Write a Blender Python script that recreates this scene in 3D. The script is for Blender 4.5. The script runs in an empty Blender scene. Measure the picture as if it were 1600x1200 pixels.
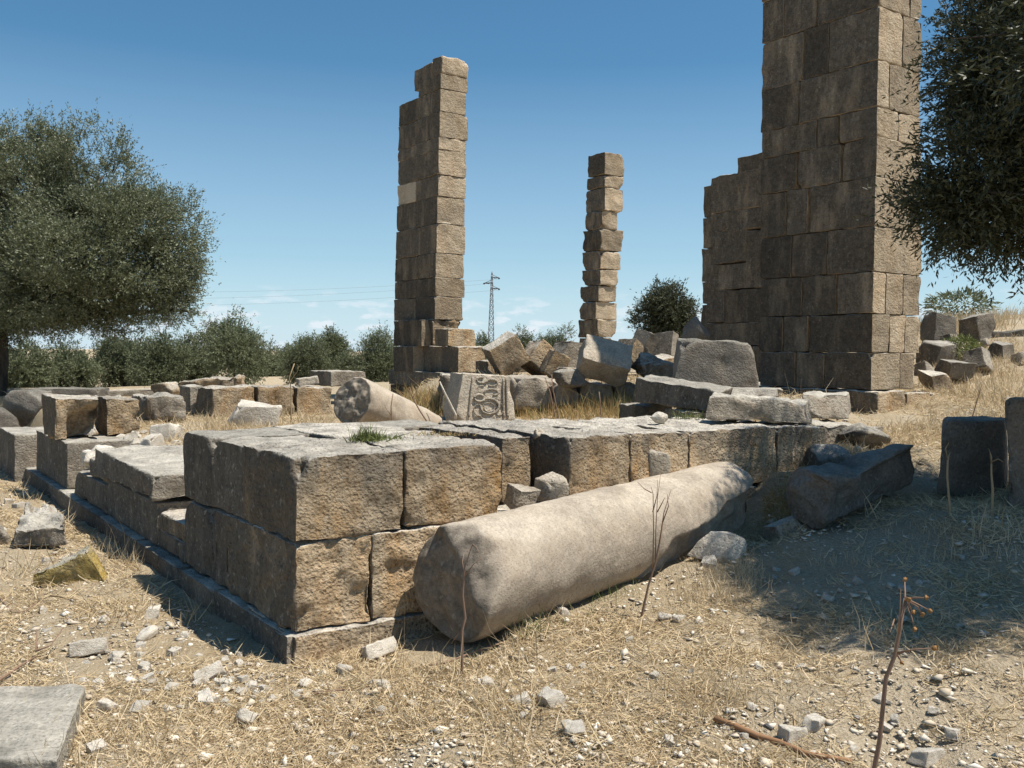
import bpy, math, random
import numpy as np
from mathutils import Matrix, Vector
rng = np.random.default_rng(7); random.seed(7)
scene = bpy.context.scene
COL = scene.collection
# ------------------------------------------------------------------ camera
F, HY, ROLL, EYE = 1400.0, 550.0, math.radians(0.5), 1.75
PITCH = math.atan((600 - HY) / F)
def ray(px, py):
    a = (px - 800) / F; b = (600 - py) / F
    c, s = math.cos(ROLL), math.sin(ROLL)
    a, b = a * c - b * s, a * s + b * c
    return np.array([a, math.cos(PITCH) + b * math.sin(PITCH), -math.sin(PITCH) + b * math.cos(PITCH)])
E0 = np.array([0, 0, EYE])
fw = ray(800, 600); rt = ray(800 + F, 600) - fw; up = ray(800, 600 - F) - fw
cam_d = bpy.data.cameras.new('camera'); cam = bpy.data.objects.new('camera', cam_d); COL.objects.link(cam)
cam_d.sensor_width = 36; cam_d.lens = F / 1600 * 36; cam_d.clip_start = 0.05; cam_d.clip_end = 8000
M = Matrix.Identity(4)
for i in range(3):
    M[i][0] = rt[i]; M[i][1] = up[i]; M[i][2] = -fw[i]; M[i][3] = E0[i]
cam.matrix_world = M
scene.camera = cam
# ------------------------------------------------------------------ light
SUN_K = 0.42
sunv = Vector((0.975 * SUN_K, -0.22 * SUN_K, 1)).normalized()
sd = bpy.data.lights.new('sun', 'SUN'); sd.energy = 5.0; sd.angle = math.radians(0.55); sd.color = (1, .94, .84)
so = bpy.data.objects.new('sun', sd); COL.objects.link(so)
so.rotation_euler = sunv.to_track_quat('Z', 'Y').to_euler(); so.location = (8, 0, 20)
W = bpy.data.worlds.new('World'); scene.world = W; W.use_nodes = True
nt = W.node_tree; nt.nodes.clear()
def N(t, typ, **kw):
    n = t.nodes.new(typ)
    for k, v in kw.items(): setattr(n, k, v)
    return n
sky = N(nt, 'ShaderNodeTexSky', sky_type='NISHITA', sun_disc=False)
sky.sun_elevation = math.asin(sunv.z); sky.sun_rotation = math.atan2(sunv.x, sunv.y)
sky.air_density = 1.0; sky.dust_density = 0.15; sky.ozone_density = 1.3; sky.altitude = 300
bg = N(nt, 'ShaderNodeBackground'); bg.inputs[1].default_value = 0.077
wo = N(nt, 'ShaderNodeOutputWorld')
# small fair-weather clouds low over the horizon
tc = N(nt, 'ShaderNodeTexCoord'); sp = N(nt, 'ShaderNodeSeparateXYZ'); nt.links.new(tc.outputs['Generated'], sp.inputs[0])
mp = N(nt, 'ShaderNodeMapping'); mp.inputs['Scale'].default_value = (1, 1, 3.2); nt.links.new(tc.outputs['Generated'], mp.inputs[0])
nz = N(nt, 'ShaderNodeTexNoise'); nz.inputs['Scale'].default_value = 26; nz.inputs['Detail'].default_value = 5; nz.inputs['Roughness'].default_value = .55
nt.links.new(mp.outputs[0], nz.inputs['Vector'])
cr = N(nt, 'ShaderNodeValToRGB'); cr.color_ramp.elements[0].position = .52; cr.color_ramp.elements[1].position = .62
nt.links.new(nz.outputs[0], cr.inputs[0])
band = N(nt, 'ShaderNodeValToRGB'); be = band.color_ramp.elements
be[0].position = 0.0; be[0].color = (.4, .4, .4, 1); be[1].position = .075; be[1].color = (0, 0, 0, 1)
e = be.new(.03); e.color = (.62, .62, .62, 1); e = be.new(.05); e.color = (.35, .35, .35, 1)
nt.links.new(sp.outputs[2], band.inputs[0])
mu = N(nt, 'ShaderNodeMath', operation='MULTIPLY'); nt.links.new(cr.outputs[0], mu.inputs[0]); nt.links.new(band.outputs[0], mu.inputs[1])
mx = N(nt, 'ShaderNodeMixRGB'); mx.inputs[2].default_value = (9.0, 9.3, 9.9, 1)
tint = N(nt, 'ShaderNodeMixRGB', blend_type='MULTIPLY'); tint.inputs[0].default_value = 1; tint.inputs[2].default_value = (.60, .99, 1.10, 1); nt.links.new(sky.outputs[0], tint.inputs[1])
hz_ = N(nt, 'ShaderNodeValToRGB'); hz_.color_ramp.elements[0].color = (.85, .85, .85, 1); hz_.color_ramp.elements[1].position = .30; hz_.color_ramp.elements[1].color = (0, 0, 0, 1); h2_ = hz_.color_ramp.elements.new(.10); h2_.color = (.38, .38, .38, 1); nt.links.new(sp.outputs[2], hz_.inputs[0])
hm = N(nt, 'ShaderNodeMixRGB'); hm.inputs[2].default_value = (6.6, 7.9, 9.2, 1); nt.links.new(hz_.outputs[0], hm.inputs[0]); nt.links.new(tint.outputs[0], hm.inputs[1])
nt.links.new(mu.outputs[0], mx.inputs[0]); nt.links.new(hm.outputs[0], mx.inputs[1])
nt.links.new(mx.outputs[0], bg.inputs[0]); nt.links.new(bg.outputs[0], wo.inputs[0])
vs = scene.view_settings; vs.view_transform = 'Standard'; vs.look = 'None'; vs.exposure = 0.40; vs.gamma = 1; vs.use_curve_mapping = False
# ------------------------------------------------------------------ geometry helpers
def pz(px, py, z):
    r = ray(px, py); return E0 + r * ((z - EYE) / r[2])
def pd(px, py, d):
    r = ray(px, py); return E0 + r * (d / r[1])
dR = np.array([.82, .573]); dR /= np.linalg.norm(dR)
dL = np.array([-.6, .8])
C0 = pz(461, 1040, 0)[:2]
UVM = np.linalg.inv(np.stack([dR, dL], 1))
def uv(x, y):
    q = np.stack([np.asarray(x) - C0[0], np.asarray(y) - C0[1]], -1) @ UVM.T
    return q[..., 0], q[..., 1]
def W3(u, v, z): p = C0 + dR * u + dL * v; return np.array([p[0], p[1], z])
class Plane:                                   # a vertical wall plane through o along d
    def __init__(s, o, d): s.o = np.array(o[:2], float); s.d = np.array(d[:2], float); s.n = np.array([-s.d[1], s.d[0]])
    def at(s, px, py):
        r = ray(px, py); t = np.dot(s.o, s.n) / np.dot(r[:2], s.n); return E0 + r * t
    def t(s, px, py): return float(np.dot(s.at(px, py)[:2] - s.o, s.d))
def _hash(x, y, z, seed):
    h = (x * 73856093) ^ (y * 19349663) ^ (z * 83492791) ^ (seed * 974711 + 12345)
    h &= 0x7fffffff; h = ((h ^ (h >> 13)) * 1274126177) & 0x7fffffff; h = ((h ^ (h >> 15)) * 668265263) & 0x7fffffff
    return (h ^ (h >> 14)) / float(0x3fffffff) - 1
def vnoise(p, seed=0):
    i = np.floor(p).astype(np.int64); f = p - i; u = f * f * (3 - 2 * f); r = 0
    for a in (0, 1):
        wa = u[:, 0] if a else 1 - u[:, 0]
        for b in (0, 1):
            wb = u[:, 1] if b else 1 - u[:, 1]
            for c in (0, 1):
                wc = u[:, 2] if c else 1 - u[:, 2]
                r = r + wa * wb * wc * _hash(i[:, 0] + a, i[:, 1] + b, i[:, 2] + c, seed)
    return r
def fbm(p, seed=0, o=3):
    r = 0; a = 1
    for k in range(o): r = r + a * vnoise(p * 2 ** k, seed + k * 17); a *= .5
    return r
def smooth(a, b, x): t = np.clip((x - a) / (b - a), 0, 1); return t * t * (3 - 2 * t)
# ------------------------------------------------------------------ terrain height
_cp = []
for q in [(0,1200,0),(132,1150,.0),(0,1000,0),(0,900,0),(100,850,0),(0,780,0),(50,765,0),(0,715,0),(150,830,0),(250,1050,0),(300,950,0),(460,1045,0),
          (580,1040,.02),(650,1010,.03),(727,1012,.07),(690,1000,.05),(560,1200,0),(800,1200,.05),(840,958,.19),(990,902,.26),(900,1050,.09),(1000,1000,.16),(1100,890,.31),(1180,855,.31),
          (1190,800,.48),(1215,722,.87),(1242,745,.76),(1300,828,.5),(1300,700,.92),(1400,690,.9),(1440,652,.95),(1335,655,.93),(1480,628,1.12),(1510,778,.66),(1600,830,.62),(1600,760,.74),
          (1450,900,.45),(1300,900,.39),(1600,1000,.40),(1450,1000,.31),(1200,1000,.21),(1200,900,.33),(1000,1200,.08),(1200,1200,.12),(1400,1200,.17),(1600,1200,.25),(1600,640,1.12),
          (1590,600,1.33),(1500,612,1.25),(1450,612,1.2)]: _cp.append(pz(*q))
for q in [(1500,565,16),(1600,560,15.5),(1440,560,17),(1500,502,26),(1600,492,28),(1440,505,26),(1600,525,20),(240,607,48),(60,612,40),(420,602,58),(620,604,60),(850,600,60),(0,640,20),(1040,585,60)]:
    _cp.append(pd(*q))
for th, r, z in [(30,50,2.6),(25,50,2.4),(40,50,2.6),(30,110,.5),(0,110,-1.5),(-30,110,-1.5),(10,110,-1.5),(0,1,.1),(60,1,.12),(-60,1,.06),(180,1,.1),(180,10,.1),(120,10,.4),(-120,10,-.1),
                 (-90,5,0),(90,5,.6),(90,30,2),(-90,30,-.3),(60,12,1.5),(-45,12,0),(-40,25,0),(-60,40,-.4)]:
    _cp.append(np.array([r * math.sin(math.radians(th)), r * math.cos(math.radians(th)), z]))
for th in range(-180, 180, 30): _cp.append(np.array([300 * math.sin(math.radians(th)), 300 * math.cos(math.radians(th)), -2.2])); _cp.append(np.array([2500 * math.sin(math.radians(th)), 2500 * math.cos(math.radians(th)), -3]))
_cp = np.array(_cp); _cw = np.stack([_cp[:, 0] / np.hypot(_cp[:, 0], _cp[:, 1]) * 1.6, _cp[:, 1] / np.hypot(_cp[:, 0], _cp[:, 1]) * 1.6, np.log(np.hypot(_cp[:, 0], _cp[:, 1]))], 1)
def hgt(x, y):
    x = np.atleast_1d(np.asarray(x, float)); y = np.atleast_1d(np.asarray(y, float))
    z = np.empty(len(x))
    for k in range(0, len(x), 40000):
        xs, ys = x[k:k + 40000], y[k:k + 40000]; r = np.hypot(xs, ys) + 1e-6
        w = np.stack([xs / r * 1.6, ys / r * 1.6, np.log(np.maximum(r, .5))], 1)
        d2 = ((w[:, None, :] - _cw[None]) ** 2).sum(2) + .0012
        q = d2 ** -1.6
        zo = (q * _cp[None, :, 2]).sum(1) / q.sum(1)
        u, v = uv(xs, ys)
        m = smooth(.35, .8, u) * smooth(.5, 1.0, v) * (1 - smooth(20, 30, v)) * (1 - smooth(22, 30, u))
        fl = .72 + .06 * vnoise(np.stack([xs * .5, ys * .5, xs * 0], 1), 5)
        z[k:k + 40000] = zo + m * np.maximum(0, fl - zo)
    for (ax, ay), (bx, by), r0, zt in (((-.4, 16.0), (2.5, 18.2), 1.5, 1.36), ((2.5, 11.5), (3.2, 10.7), .85, 1.22), ((1.5, 15.2), (3.0, 15.5), .7, 1.32)):   # earth heaped under the rubble
        tt = np.clip(((x - ax) * (bx - ax) + (y - ay) * (by - ay)) / ((bx - ax) ** 2 + (by - ay) ** 2), 0, 1)
        z += np.maximum(0, zt - z) * np.exp(-(np.hypot(x - ax - tt * (bx - ax), y - ay - tt * (by - ay)) / r0) ** 4)
    z += .03 * fbm(np.stack([x * 1.3, y * 1.3, x * 0], 1), 3, 3) * np.minimum(1, 12 / (np.hypot(x, y) + 1))
    return z
def hit(px, py):
    r = ray(px, py); t = np.exp(np.linspace(math.log(1.5), math.log(400), 900))
    p = E0[None] + r[None] * t[:, None]; below = p[:, 2] < hgt(p[:, 0], p[:, 1])
    k = int(np.argmax(below)) if below.any() else len(t) - 1
    a, b = t[max(k - 1, 0)], t[k]
    ts = np.linspace(a, b, 12); p = E0[None] + r[None] * ts[:, None]; bl = p[:, 2] < hgt(p[:, 0], p[:, 1])
    q = p[int(np.argmax(bl))] if bl.any() else p[-1]
    return q
def ground(p, dz=0.): return np.array([p[0], p[1], float(hgt(p[0], p[1])[0]) + dz])
# ------------------------------------------------------------------ object helpers
def tag(o, label=None, cat=None, group=None, kind=None):
    if label: o['label'] = label
    if cat: o['category'] = cat
    if group: o['group'] = group
    if kind: o['kind'] = kind
    return o
def thing(name, label, cat, loc, group=None):
    o = bpy.data.objects.new(name, None); COL.objects.link(o); o.location = tuple(loc); o.empty_display_size = .2
    return tag(o, label, cat, group)
def mesh_obj(name, v, f, mat, parent=None, origin=None, smooth_=True):
    v = np.asarray(v, float)
    o0 = np.asarray(origin if origin is not None else [v[:, 0].mean(), v[:, 1].mean(), v[:, 2].min()], float)
    me = bpy.data.meshes.new(name)
    if isinstance(f, np.ndarray):
        n = f.shape[1]; me.vertices.add(len(v)); me.vertices.foreach_set('co', (v - o0).astype(np.float32).ravel())
        me.loops.add(f.size); me.loops.foreach_set('vertex_index', f.astype(np.int32).ravel())
        me.polygons.add(len(f)); me.polygons.foreach_set('loop_start', np.arange(0, f.size, n, dtype=np.int32))
        me.update(calc_edges=True)
    else:
        me.from_pydata([tuple(p) for p in v - o0], [], f)
    if smooth_: me.polygons.foreach_set('use_smooth', np.ones(len(me.polygons), bool))
    me.materials.append(mat); me.update()
    o = bpy.data.objects.new(name, me); COL.objects.link(o)
    if parent is not None:
        o.parent = parent; o.location = tuple(o0 - np.array(parent.location))
    else: o.location = tuple(o0)
    return o
_seed = [100]
def nseed(): _seed[0] += 7; return _seed[0]
def axis_samples(L, res, r):
    n = max(2, int(round((L - 2 * r) / res))); m = [0, .12 * r, .35 * r, .65 * r]
    return np.array(m + list(np.linspace(r, L - r, n + 1)) + [L - x for x in m[::-1]]) / L
def hexa(P, res=.05, r=.02, amp=.008, scale=5., chips=(), seed=None, broken=0., gouge=0., dents=()):
    """weathered block from 8 corners (front TL,TR,BR,BL then back TL,TR,BR,BL) -> verts, quads"""
    P = np.asarray(P, float); seed = nseed() if seed is None else seed
    La = (np.linalg.norm(P[1] - P[0]) + np.linalg.norm(P[2] - P[3])) / 2; Lb = (np.linalg.norm(P[3] - P[0]) + np.linalg.norm(P[2] - P[1])) / 2
    Lc = (np.linalg.norm(P[4] - P[0]) + np.linalg.norm(P[6] - P[2])) / 2; L = np.array([La, Lb, Lc])
    r = min(r, .24 * L.min())
    A, B, Cc = [axis_samples(l, res, r) for l in L]
    na, nb, nc = len(A), len(B), len(Cc); idx = -np.ones((na, nb, nc), int); pts = []; cnt = 0
    I, J, K = np.meshgrid(np.arange(na), np.arange(nb), np.arange(nc), indexing='ij')
    s = (I == 0) | (I == na - 1) | (J == 0) | (J == nb - 1) | (K == 0) | (K == nc - 1)
    idx[s] = np.arange(s.sum()); q = np.stack([A[I[s]], B[J[s]], Cc[K[s]]], 1) * L
    fs = []
    def face(ix, flip):
        a = np.stack([ix[:-1, :-1], ix[1:, :-1], ix[1:, 1:], ix[:-1, 1:]], -1).reshape(-1, 4)
        fs.append(a[:, ::-1] if flip else a)
    face(idx[:, :, 0], True); face(idx[:, :, -1], False); face(idx[:, 0, :], False); face(idx[:, -1, :], True); face(idx[0], True); face(idx[-1], False)
    f = np.concatenate(fs)
    det = np.dot(np.cross(P[1] - P[0], P[3] - P[0]), P[4] - P[0])
    if det < 0: f = f[:, ::-1]
    off = np.array([seed * 1.37, seed * .71, seed * 2.3]) % 97
    nr = fbm(q * 7 + off, seed, 2)
    re = r * np.clip(.6 + .8 * nr + 2.0 * np.maximum(0, nr - .6), .22, 2.6)
    for (ca, cb, cc, sz) in chips:
        dist = np.linalg.norm(q - np.array([ca, cb, cc]) * L, axis=1)
        re = re + 1.1 * sz * np.clip(1 - dist / (sz * 1.6) + .15 * nr, 0, 1)
    re = np.minimum(re, .45 * L.min())[:, None]
    inner = np.clip(q, re, L - re); d = q - inner; dl = np.linalg.norm(d, axis=1, keepdims=True); n = d / np.maximum(dl, 1e-6)
    q2 = inner + n * re
    disp = amp * (fbm(q * scale + off, seed + 3, 4) - .25) + gouge * -np.maximum(0, fbm(q * 2.2 + off, seed + 9, 2) - .25)
    if broken: disp = disp - broken * np.abs(fbm(q * 2.6 + off, seed + 5, 3)) * smooth(.35, 1, q[:, 0:1] / L[0])[:, 0]
    q2 = q2 + n * disp[:, None]
    for (ca, cb, cc, sz, dp) in dents:           # hollows scooped into the front
        dist = np.linalg.norm((q - np.array([ca, cb, cc]) * L) * np.array([1, 1, .35]), axis=1) / sz + .3 * nr
        q2[:, 2] += dp * smooth(1.0, .45, dist) * (1 - q[:, 2] / L[2])
    t = q2 / L; a, b, c = t[:, 0:1], t[:, 1:2], t[:, 2:3]
    v = ((P[0] * (1 - a) + P[1] * a) * (1 - b) + (P[3] * (1 - a) + P[2] * a) * b) * (1 - c) + ((P[4] * (1 - a) + P[5] * a) * (1 - b) + (P[7] * (1 - a) + P[6] * a) * b) * c
    return v, f
def quad_block(Q, ext, gap=.004):
    """8 corners from a front quad and an extrusion vector, shrunk by a joint gap"""
    Q = np.asarray(Q, float); P = np.concatenate([Q, Q + np.asarray(ext, float)]); c = P.mean(0)
    d = P - c; l = np.linalg.norm(d, axis=1, keepdims=True); return c + d * (1 - gap * 1.7 / l)
def box8(c, dims, rot=(0, 0, 0), taper=0.):
    R = np.array((Matrix.Rotation(rot[2], 3, 'Z') @ Matrix.Rotation(rot[1], 3, 'Y') @ Matrix.Rotation(rot[0], 3, 'X')))
    w, d, h = dims[0] / 2, dims[1] / 2, dims[2] / 2; t = 1 - taper
    P = np.array([(-w*t, -d*t, h), (w*t, -d*t, h), (w, -d, -h), (-w, -d, -h), (-w*t, d*t, h), (w*t, d*t, h), (w, d, -h), (-w, d, -h)])
    return P @ R.T + np.asarray(c)
_ico = {}
def ico(n):
    if n in _ico: return _ico[n]
    import bmesh
    bm = bmesh.new(); bmesh.ops.create_icosphere(bm, subdivisions=n, radius=1)
    v = np.array([x.co[:] for x in bm.verts]); bm.verts.index_update(); f = np.array([[x.index for x in k.verts] for k in bm.faces]); bm.free()
    _ico[n] = (v, f); return v, f
def rock(dims, seed=None, n=4, planes=11, noise=.06, flat=.0):
    """faceted stone: unit directions cut by random planes -> verts about the origin, bottom at about -dims.z/2"""
    seed = nseed() if seed is None else seed; rg = np.random.default_rng(seed)
    d, f = ico(n); pn = rg.normal(size=(planes, 3)); pn /= np.linalg.norm(pn, axis=1, keepdims=True); h = rg.uniform(.46, .78, planes)
    if flat: pn = np.concatenate([pn, [[0, 0, 1]]]); h = np.append(h, flat)
    dt = d @ pn.T; rr = np.where(dt > .05, h / np.maximum(dt, .05), 9.); k = 70
    r = -np.log(np.exp(-k * np.minimum(rr, 1.05)).sum(1) + np.exp(-k * 1.05)) / k
    r = np.clip(r, .35, 1.1); r = r * (1 + noise * fbm(d * 2.6 + seed % 31, seed, 3))
    v = d * r[:, None]; lo, hi = v.min(0), v.max(0); v = (v - (lo + hi) / 2) / (hi - lo) * np.asarray(dims)
    return v, f
def rotz(v, a): c, s = math.cos(a), math.sin(a); return np.stack([v[:, 0] * c - v[:, 1] * s, v[:, 0] * s + v[:, 1] * c, v[:, 2]], 1)
def tube(pts, rad, sides=6, seed=0, rough=0.):
    pts = np.asarray(pts, float); rad = np.broadcast_to(np.asarray(rad, float), (len(pts),)); V = []
    t = np.gradient(pts, axis=0); t /= np.linalg.norm(t, axis=1, keepdims=True) + 1e-9
    ref = np.array([0, 0, 1.]) if abs(t[0, 2]) < .9 else np.array([1., 0, 0])
    for i in range(len(pts)):
        a = np.cross(t[i], ref); a /= np.linalg.norm(a) + 1e-9; b = np.cross(t[i], a)
        ang = np.arange(sides) / sides * 2 * math.pi
        V.append(pts[i] + rad[i] * (np.cos(ang)[:, None] * a + np.sin(ang)[:, None] * b))
    V = np.concatenate(V); n = len(pts)
    if rough: V += (vnoise(V * 5 + seed, seed) * rough)[:, None] * (V - np.repeat(pts, sides, 0)) / np.maximum(np.repeat(rad, sides)[:, None], 1e-6)
    fs = [[i * sides + j, i * sides + (j + 1) % sides, (i + 1) * sides + (j + 1) % sides, (i + 1) * sides + j] for i in range(n - 1) for j in range(sides)]
    fs += [list(range(sides))[::-1], list(range((n - 1) * sides, n * sides))]
    return V, fs
class MB:
    def __init__(s): s.v = []; s.f = []; s.n = 0
    def add(s, v, f): s.v.append(np.asarray(v)); s.f += [[i + s.n for i in k] for k in f]; s.n += len(v)
    def obj(s, name, mat, parent=None, origin=None): return mesh_obj(name, np.concatenate(s.v), s.f, mat, parent, origin)
# ------------------------------------------------------------------ materials
def ramp(t, src, stops):
    n = N(t, 'ShaderNodeValToRGB'); el = n.color_ramp.elements
    while len(el) > 1: el.remove(el[-1])
    for i, (p, c) in enumerate(stops):
        x = el[0] if i == 0 else el.new(p)
        x.position = p; x.color = (c, c, c, 1) if isinstance(c, (int, float)) else (*c, 1)
    t.links.new(src, n.inputs[0]); return n.outputs[0]
def mixc(t, fac, a, b, mode='MIX'):
    n = N(t, 'ShaderNodeMixRGB', blend_type=mode)
    for i, x in enumerate((fac, a, b)):
        if isinstance(x, (int, float)): n.inputs[i].default_value = x if i == 0 else (x, x, x, 1)
        elif isinstance(x, tuple): n.inputs[i].default_value = (*x, 1)
        else: t.links.new(x, n.inputs[i])
    return n.outputs[0]
def math_(t, op, a, b=None, clamp=False):
    n = N(t, 'ShaderNodeMath', operation=op); n.use_clamp = clamp
    for i, x in enumerate((a, b)):
        if x is None: continue
        if isinstance(x, (int, float)): n.inputs[i].default_value = x
        else: t.links.new(x, n.inputs[i])
    return n.outputs[0]
def noise(t, vec, scale, detail=4, rough=.55, sc=None):
    if sc:
        m = N(t, 'ShaderNodeMapping'); m.inputs['Scale'].default_value = sc; t.links.new(vec, m.inputs[0]); vec = m.outputs[0]
    n = N(t, 'ShaderNodeTexNoise'); n.inputs['Scale'].default_value = scale; n.inputs['Detail'].default_value = detail; n.inputs['Roughness'].default_value = rough
    t.links.new(vec, n.inputs['Vector']); return n.outputs[0]
def new_mat(name):
    m = bpy.data.materials.new(name); m.use_nodes = True; t = m.node_tree
    b = t.nodes['Principled BSDF']; b.inputs['Roughness'].default_value = .92; b.inputs['Specular IOR Level'].default_value = .2
    return m, t, b
def stone_mat(name, c1, c2, dark=(.10, .09, .075), dark_amt=.5, orange=(.40, .22, .085), or_amt=.5, pale=(.56, .52, .44), pale_amt=.4, top=(.64, .595, .515), top_amt=.82, left_amt=0.5, left=(.26, .23, .185), bump=.6, bscale=1., var=.25, bdist=.024, crust=0.):
    m, t, b = new_mat(name)
    tc = N(t, 'ShaderNodeTexCoord'); oi = N(t, 'ShaderNodeObjectInfo'); geo = N(t, 'ShaderNodeNewGeometry')
    ad = N(t, 'ShaderNodeVectorMath', operation='ADD'); t.links.new(tc.outputs['Object'], ad.inputs[0])
    rv = N(t, 'ShaderNodeCombineXYZ'); r37 = math_(t, 'MULTIPLY', oi.outputs['Random'], 37.); t.links.new(r37, rv.inputs[0]); t.links.new(r37, rv.inputs[1])
    t.links.new(rv.outputs[0], ad.inputs[1]); v = ad.outputs[0]
    nm = noise(t, v, 5, 6, .6); nf = noise(t, v, 42, 3, .6); nb = noise(t, v, 1.7, 5, .6); ns = noise(t, v, 2.6, 5, .62, (1.6, 1.6, .35)); nd = noise(t, v, 13, 6, .65)
    col = mixc(t, ramp(t, nm, [(.32, 0.), (.68, 1.)]), c1, c2)
    col = mixc(t, math_(t, 'MULTIPLY', math_(t, 'MULTIPLY', ramp(t, ns, [(.42, 0.), (.68, 1.)]), ramp(t, nd, [(.34, .25), (.6, 1.)])), or_amt), col, orange)
    # left-facing sides: grey weathering plus shade painted into the colour; tops: lichen crust
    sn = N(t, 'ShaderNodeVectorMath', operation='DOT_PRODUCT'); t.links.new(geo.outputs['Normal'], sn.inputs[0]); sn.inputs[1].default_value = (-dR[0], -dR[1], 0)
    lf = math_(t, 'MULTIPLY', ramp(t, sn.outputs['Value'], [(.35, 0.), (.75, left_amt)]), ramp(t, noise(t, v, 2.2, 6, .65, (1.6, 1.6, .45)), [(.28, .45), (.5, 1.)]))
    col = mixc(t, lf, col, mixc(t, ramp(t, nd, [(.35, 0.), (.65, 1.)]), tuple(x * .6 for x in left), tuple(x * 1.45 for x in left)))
    dk = math_(t, 'MULTIPLY', ramp(t, math_(t, 'ADD', math_(t, 'MULTIPLY', nb, .6), math_(t, 'MULTIPLY', nd, .45)), [(.50, 0.), (.66, 1.)]), dark_amt)
    col = mixc(t, dk, col, dark)
    if crust:                                    # black crust that hangs down from the upper edge of exposed blocks, in ragged runs
        gz = N(t, 'ShaderNodeSeparateXYZ'); t.links.new(tc.outputs['Generated'], gz.inputs[0])
        cz = math_(t, 'ADD', gz.outputs[2], math_(t, 'ADD', math_(t, 'MULTIPLY', math_(t, 'SUBTRACT', noise(t, v, 3.2, 5, .6, (1.5, 1.5, .3)), .5), 1.9), math_(t, 'MULTIPLY', math_(t, 'SUBTRACT', nf, .5), .5)))
        col = mixc(t, math_(t, 'MULTIPLY', ramp(t, cz, [(.55, 0.), (.95, 1.)]), crust), col, (.15, .135, .115))
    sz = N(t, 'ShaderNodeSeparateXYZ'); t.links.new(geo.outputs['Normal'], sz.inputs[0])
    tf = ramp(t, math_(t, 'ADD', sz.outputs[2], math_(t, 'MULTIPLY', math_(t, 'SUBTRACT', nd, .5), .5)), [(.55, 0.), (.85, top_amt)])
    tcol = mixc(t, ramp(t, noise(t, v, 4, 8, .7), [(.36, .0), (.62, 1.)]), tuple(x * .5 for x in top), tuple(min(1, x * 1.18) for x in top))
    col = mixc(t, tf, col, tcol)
    col = mixc(t, math_(t, 'MULTIPLY', ramp(t, noise(t, v, 21, 6, .7), [(.57, 0.), (.68, 1.)]), pale_amt), col, pale)
    # pits and grain
    vo = N(t, 'ShaderNodeTexVoronoi'); vo.inputs['Scale'].default_value = 46 * bscale; t.links.new(v, vo.inputs['Vector'])
    pit = ramp(t, vo.outputs['Distance'], [(.0, .35), (.45, 1.)])
    col = mixc(t, .55, col, mixc(t, 1., col, pit, 'MULTIPLY'))
    col = mixc(t, 1., col, ramp(t, nf, [(.2, .78), (.8, 1.18)]), 'MULTIPLY')
    col = mixc(t, 1., col, ramp(t, oi.outputs['Random'], [(0, 1 - var), (1, 1 + var * .5)]), 'MULTIPLY')
    t.links.new(col, b.inputs['Base Color'])
    bed = noise(t, v, 9, 6, .65, (.8, .8, 1.7))
    h = math_(t, 'ADD', math_(t, 'ADD', math_(t, 'MULTIPLY', noise(t, v, 26 * bscale, 5, .65), 1.2), math_(t, 'MULTIPLY', bed, 1.0)), math_(t, 'ADD', math_(t, 'MULTIPLY', pit, .5), math_(t, 'MULTIPLY', nf, .35)))
    bp = N(t, 'ShaderNodeBump'); bp.inputs['Strength'].default_value = bump; bp.inputs['Distance'].default_value = bdist; t.links.new(h, bp.inputs['Height']); t.links.new(bp.outputs[0], b.inputs['Normal'])
    return m
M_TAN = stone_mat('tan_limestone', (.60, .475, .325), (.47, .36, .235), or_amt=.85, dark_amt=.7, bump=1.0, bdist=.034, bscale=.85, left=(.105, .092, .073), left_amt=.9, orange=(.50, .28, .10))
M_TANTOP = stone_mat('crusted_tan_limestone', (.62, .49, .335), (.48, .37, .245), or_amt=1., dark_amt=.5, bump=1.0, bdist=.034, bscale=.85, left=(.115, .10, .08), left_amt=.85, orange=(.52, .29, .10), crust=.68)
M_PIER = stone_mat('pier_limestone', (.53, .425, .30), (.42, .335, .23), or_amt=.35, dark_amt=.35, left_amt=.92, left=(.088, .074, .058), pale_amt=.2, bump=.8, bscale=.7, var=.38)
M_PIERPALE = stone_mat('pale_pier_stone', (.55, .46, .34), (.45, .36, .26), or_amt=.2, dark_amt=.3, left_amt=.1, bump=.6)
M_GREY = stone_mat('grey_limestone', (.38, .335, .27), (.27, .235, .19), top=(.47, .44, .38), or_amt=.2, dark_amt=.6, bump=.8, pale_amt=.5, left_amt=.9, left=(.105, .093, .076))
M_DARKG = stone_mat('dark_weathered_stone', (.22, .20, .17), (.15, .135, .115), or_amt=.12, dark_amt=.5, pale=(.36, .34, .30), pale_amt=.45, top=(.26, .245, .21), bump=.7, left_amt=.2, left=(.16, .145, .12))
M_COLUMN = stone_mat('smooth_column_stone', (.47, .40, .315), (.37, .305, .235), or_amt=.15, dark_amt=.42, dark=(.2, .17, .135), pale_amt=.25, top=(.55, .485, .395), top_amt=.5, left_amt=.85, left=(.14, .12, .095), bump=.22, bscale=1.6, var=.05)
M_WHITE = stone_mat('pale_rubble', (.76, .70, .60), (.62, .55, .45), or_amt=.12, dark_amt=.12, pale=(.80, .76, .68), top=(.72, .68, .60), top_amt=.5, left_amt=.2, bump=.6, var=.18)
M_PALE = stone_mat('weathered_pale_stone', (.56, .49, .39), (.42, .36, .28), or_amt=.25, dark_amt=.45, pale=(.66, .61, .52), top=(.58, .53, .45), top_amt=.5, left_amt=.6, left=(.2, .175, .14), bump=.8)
M_SLAB = stone_mat('grey_slab_stone', (.37, .34, .285), (.28, .255, .21), or_amt=.0, dark_amt=.3, pale_amt=.35, top=(.38, .355, .305), bump=.6, left_amt=.1)
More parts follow.
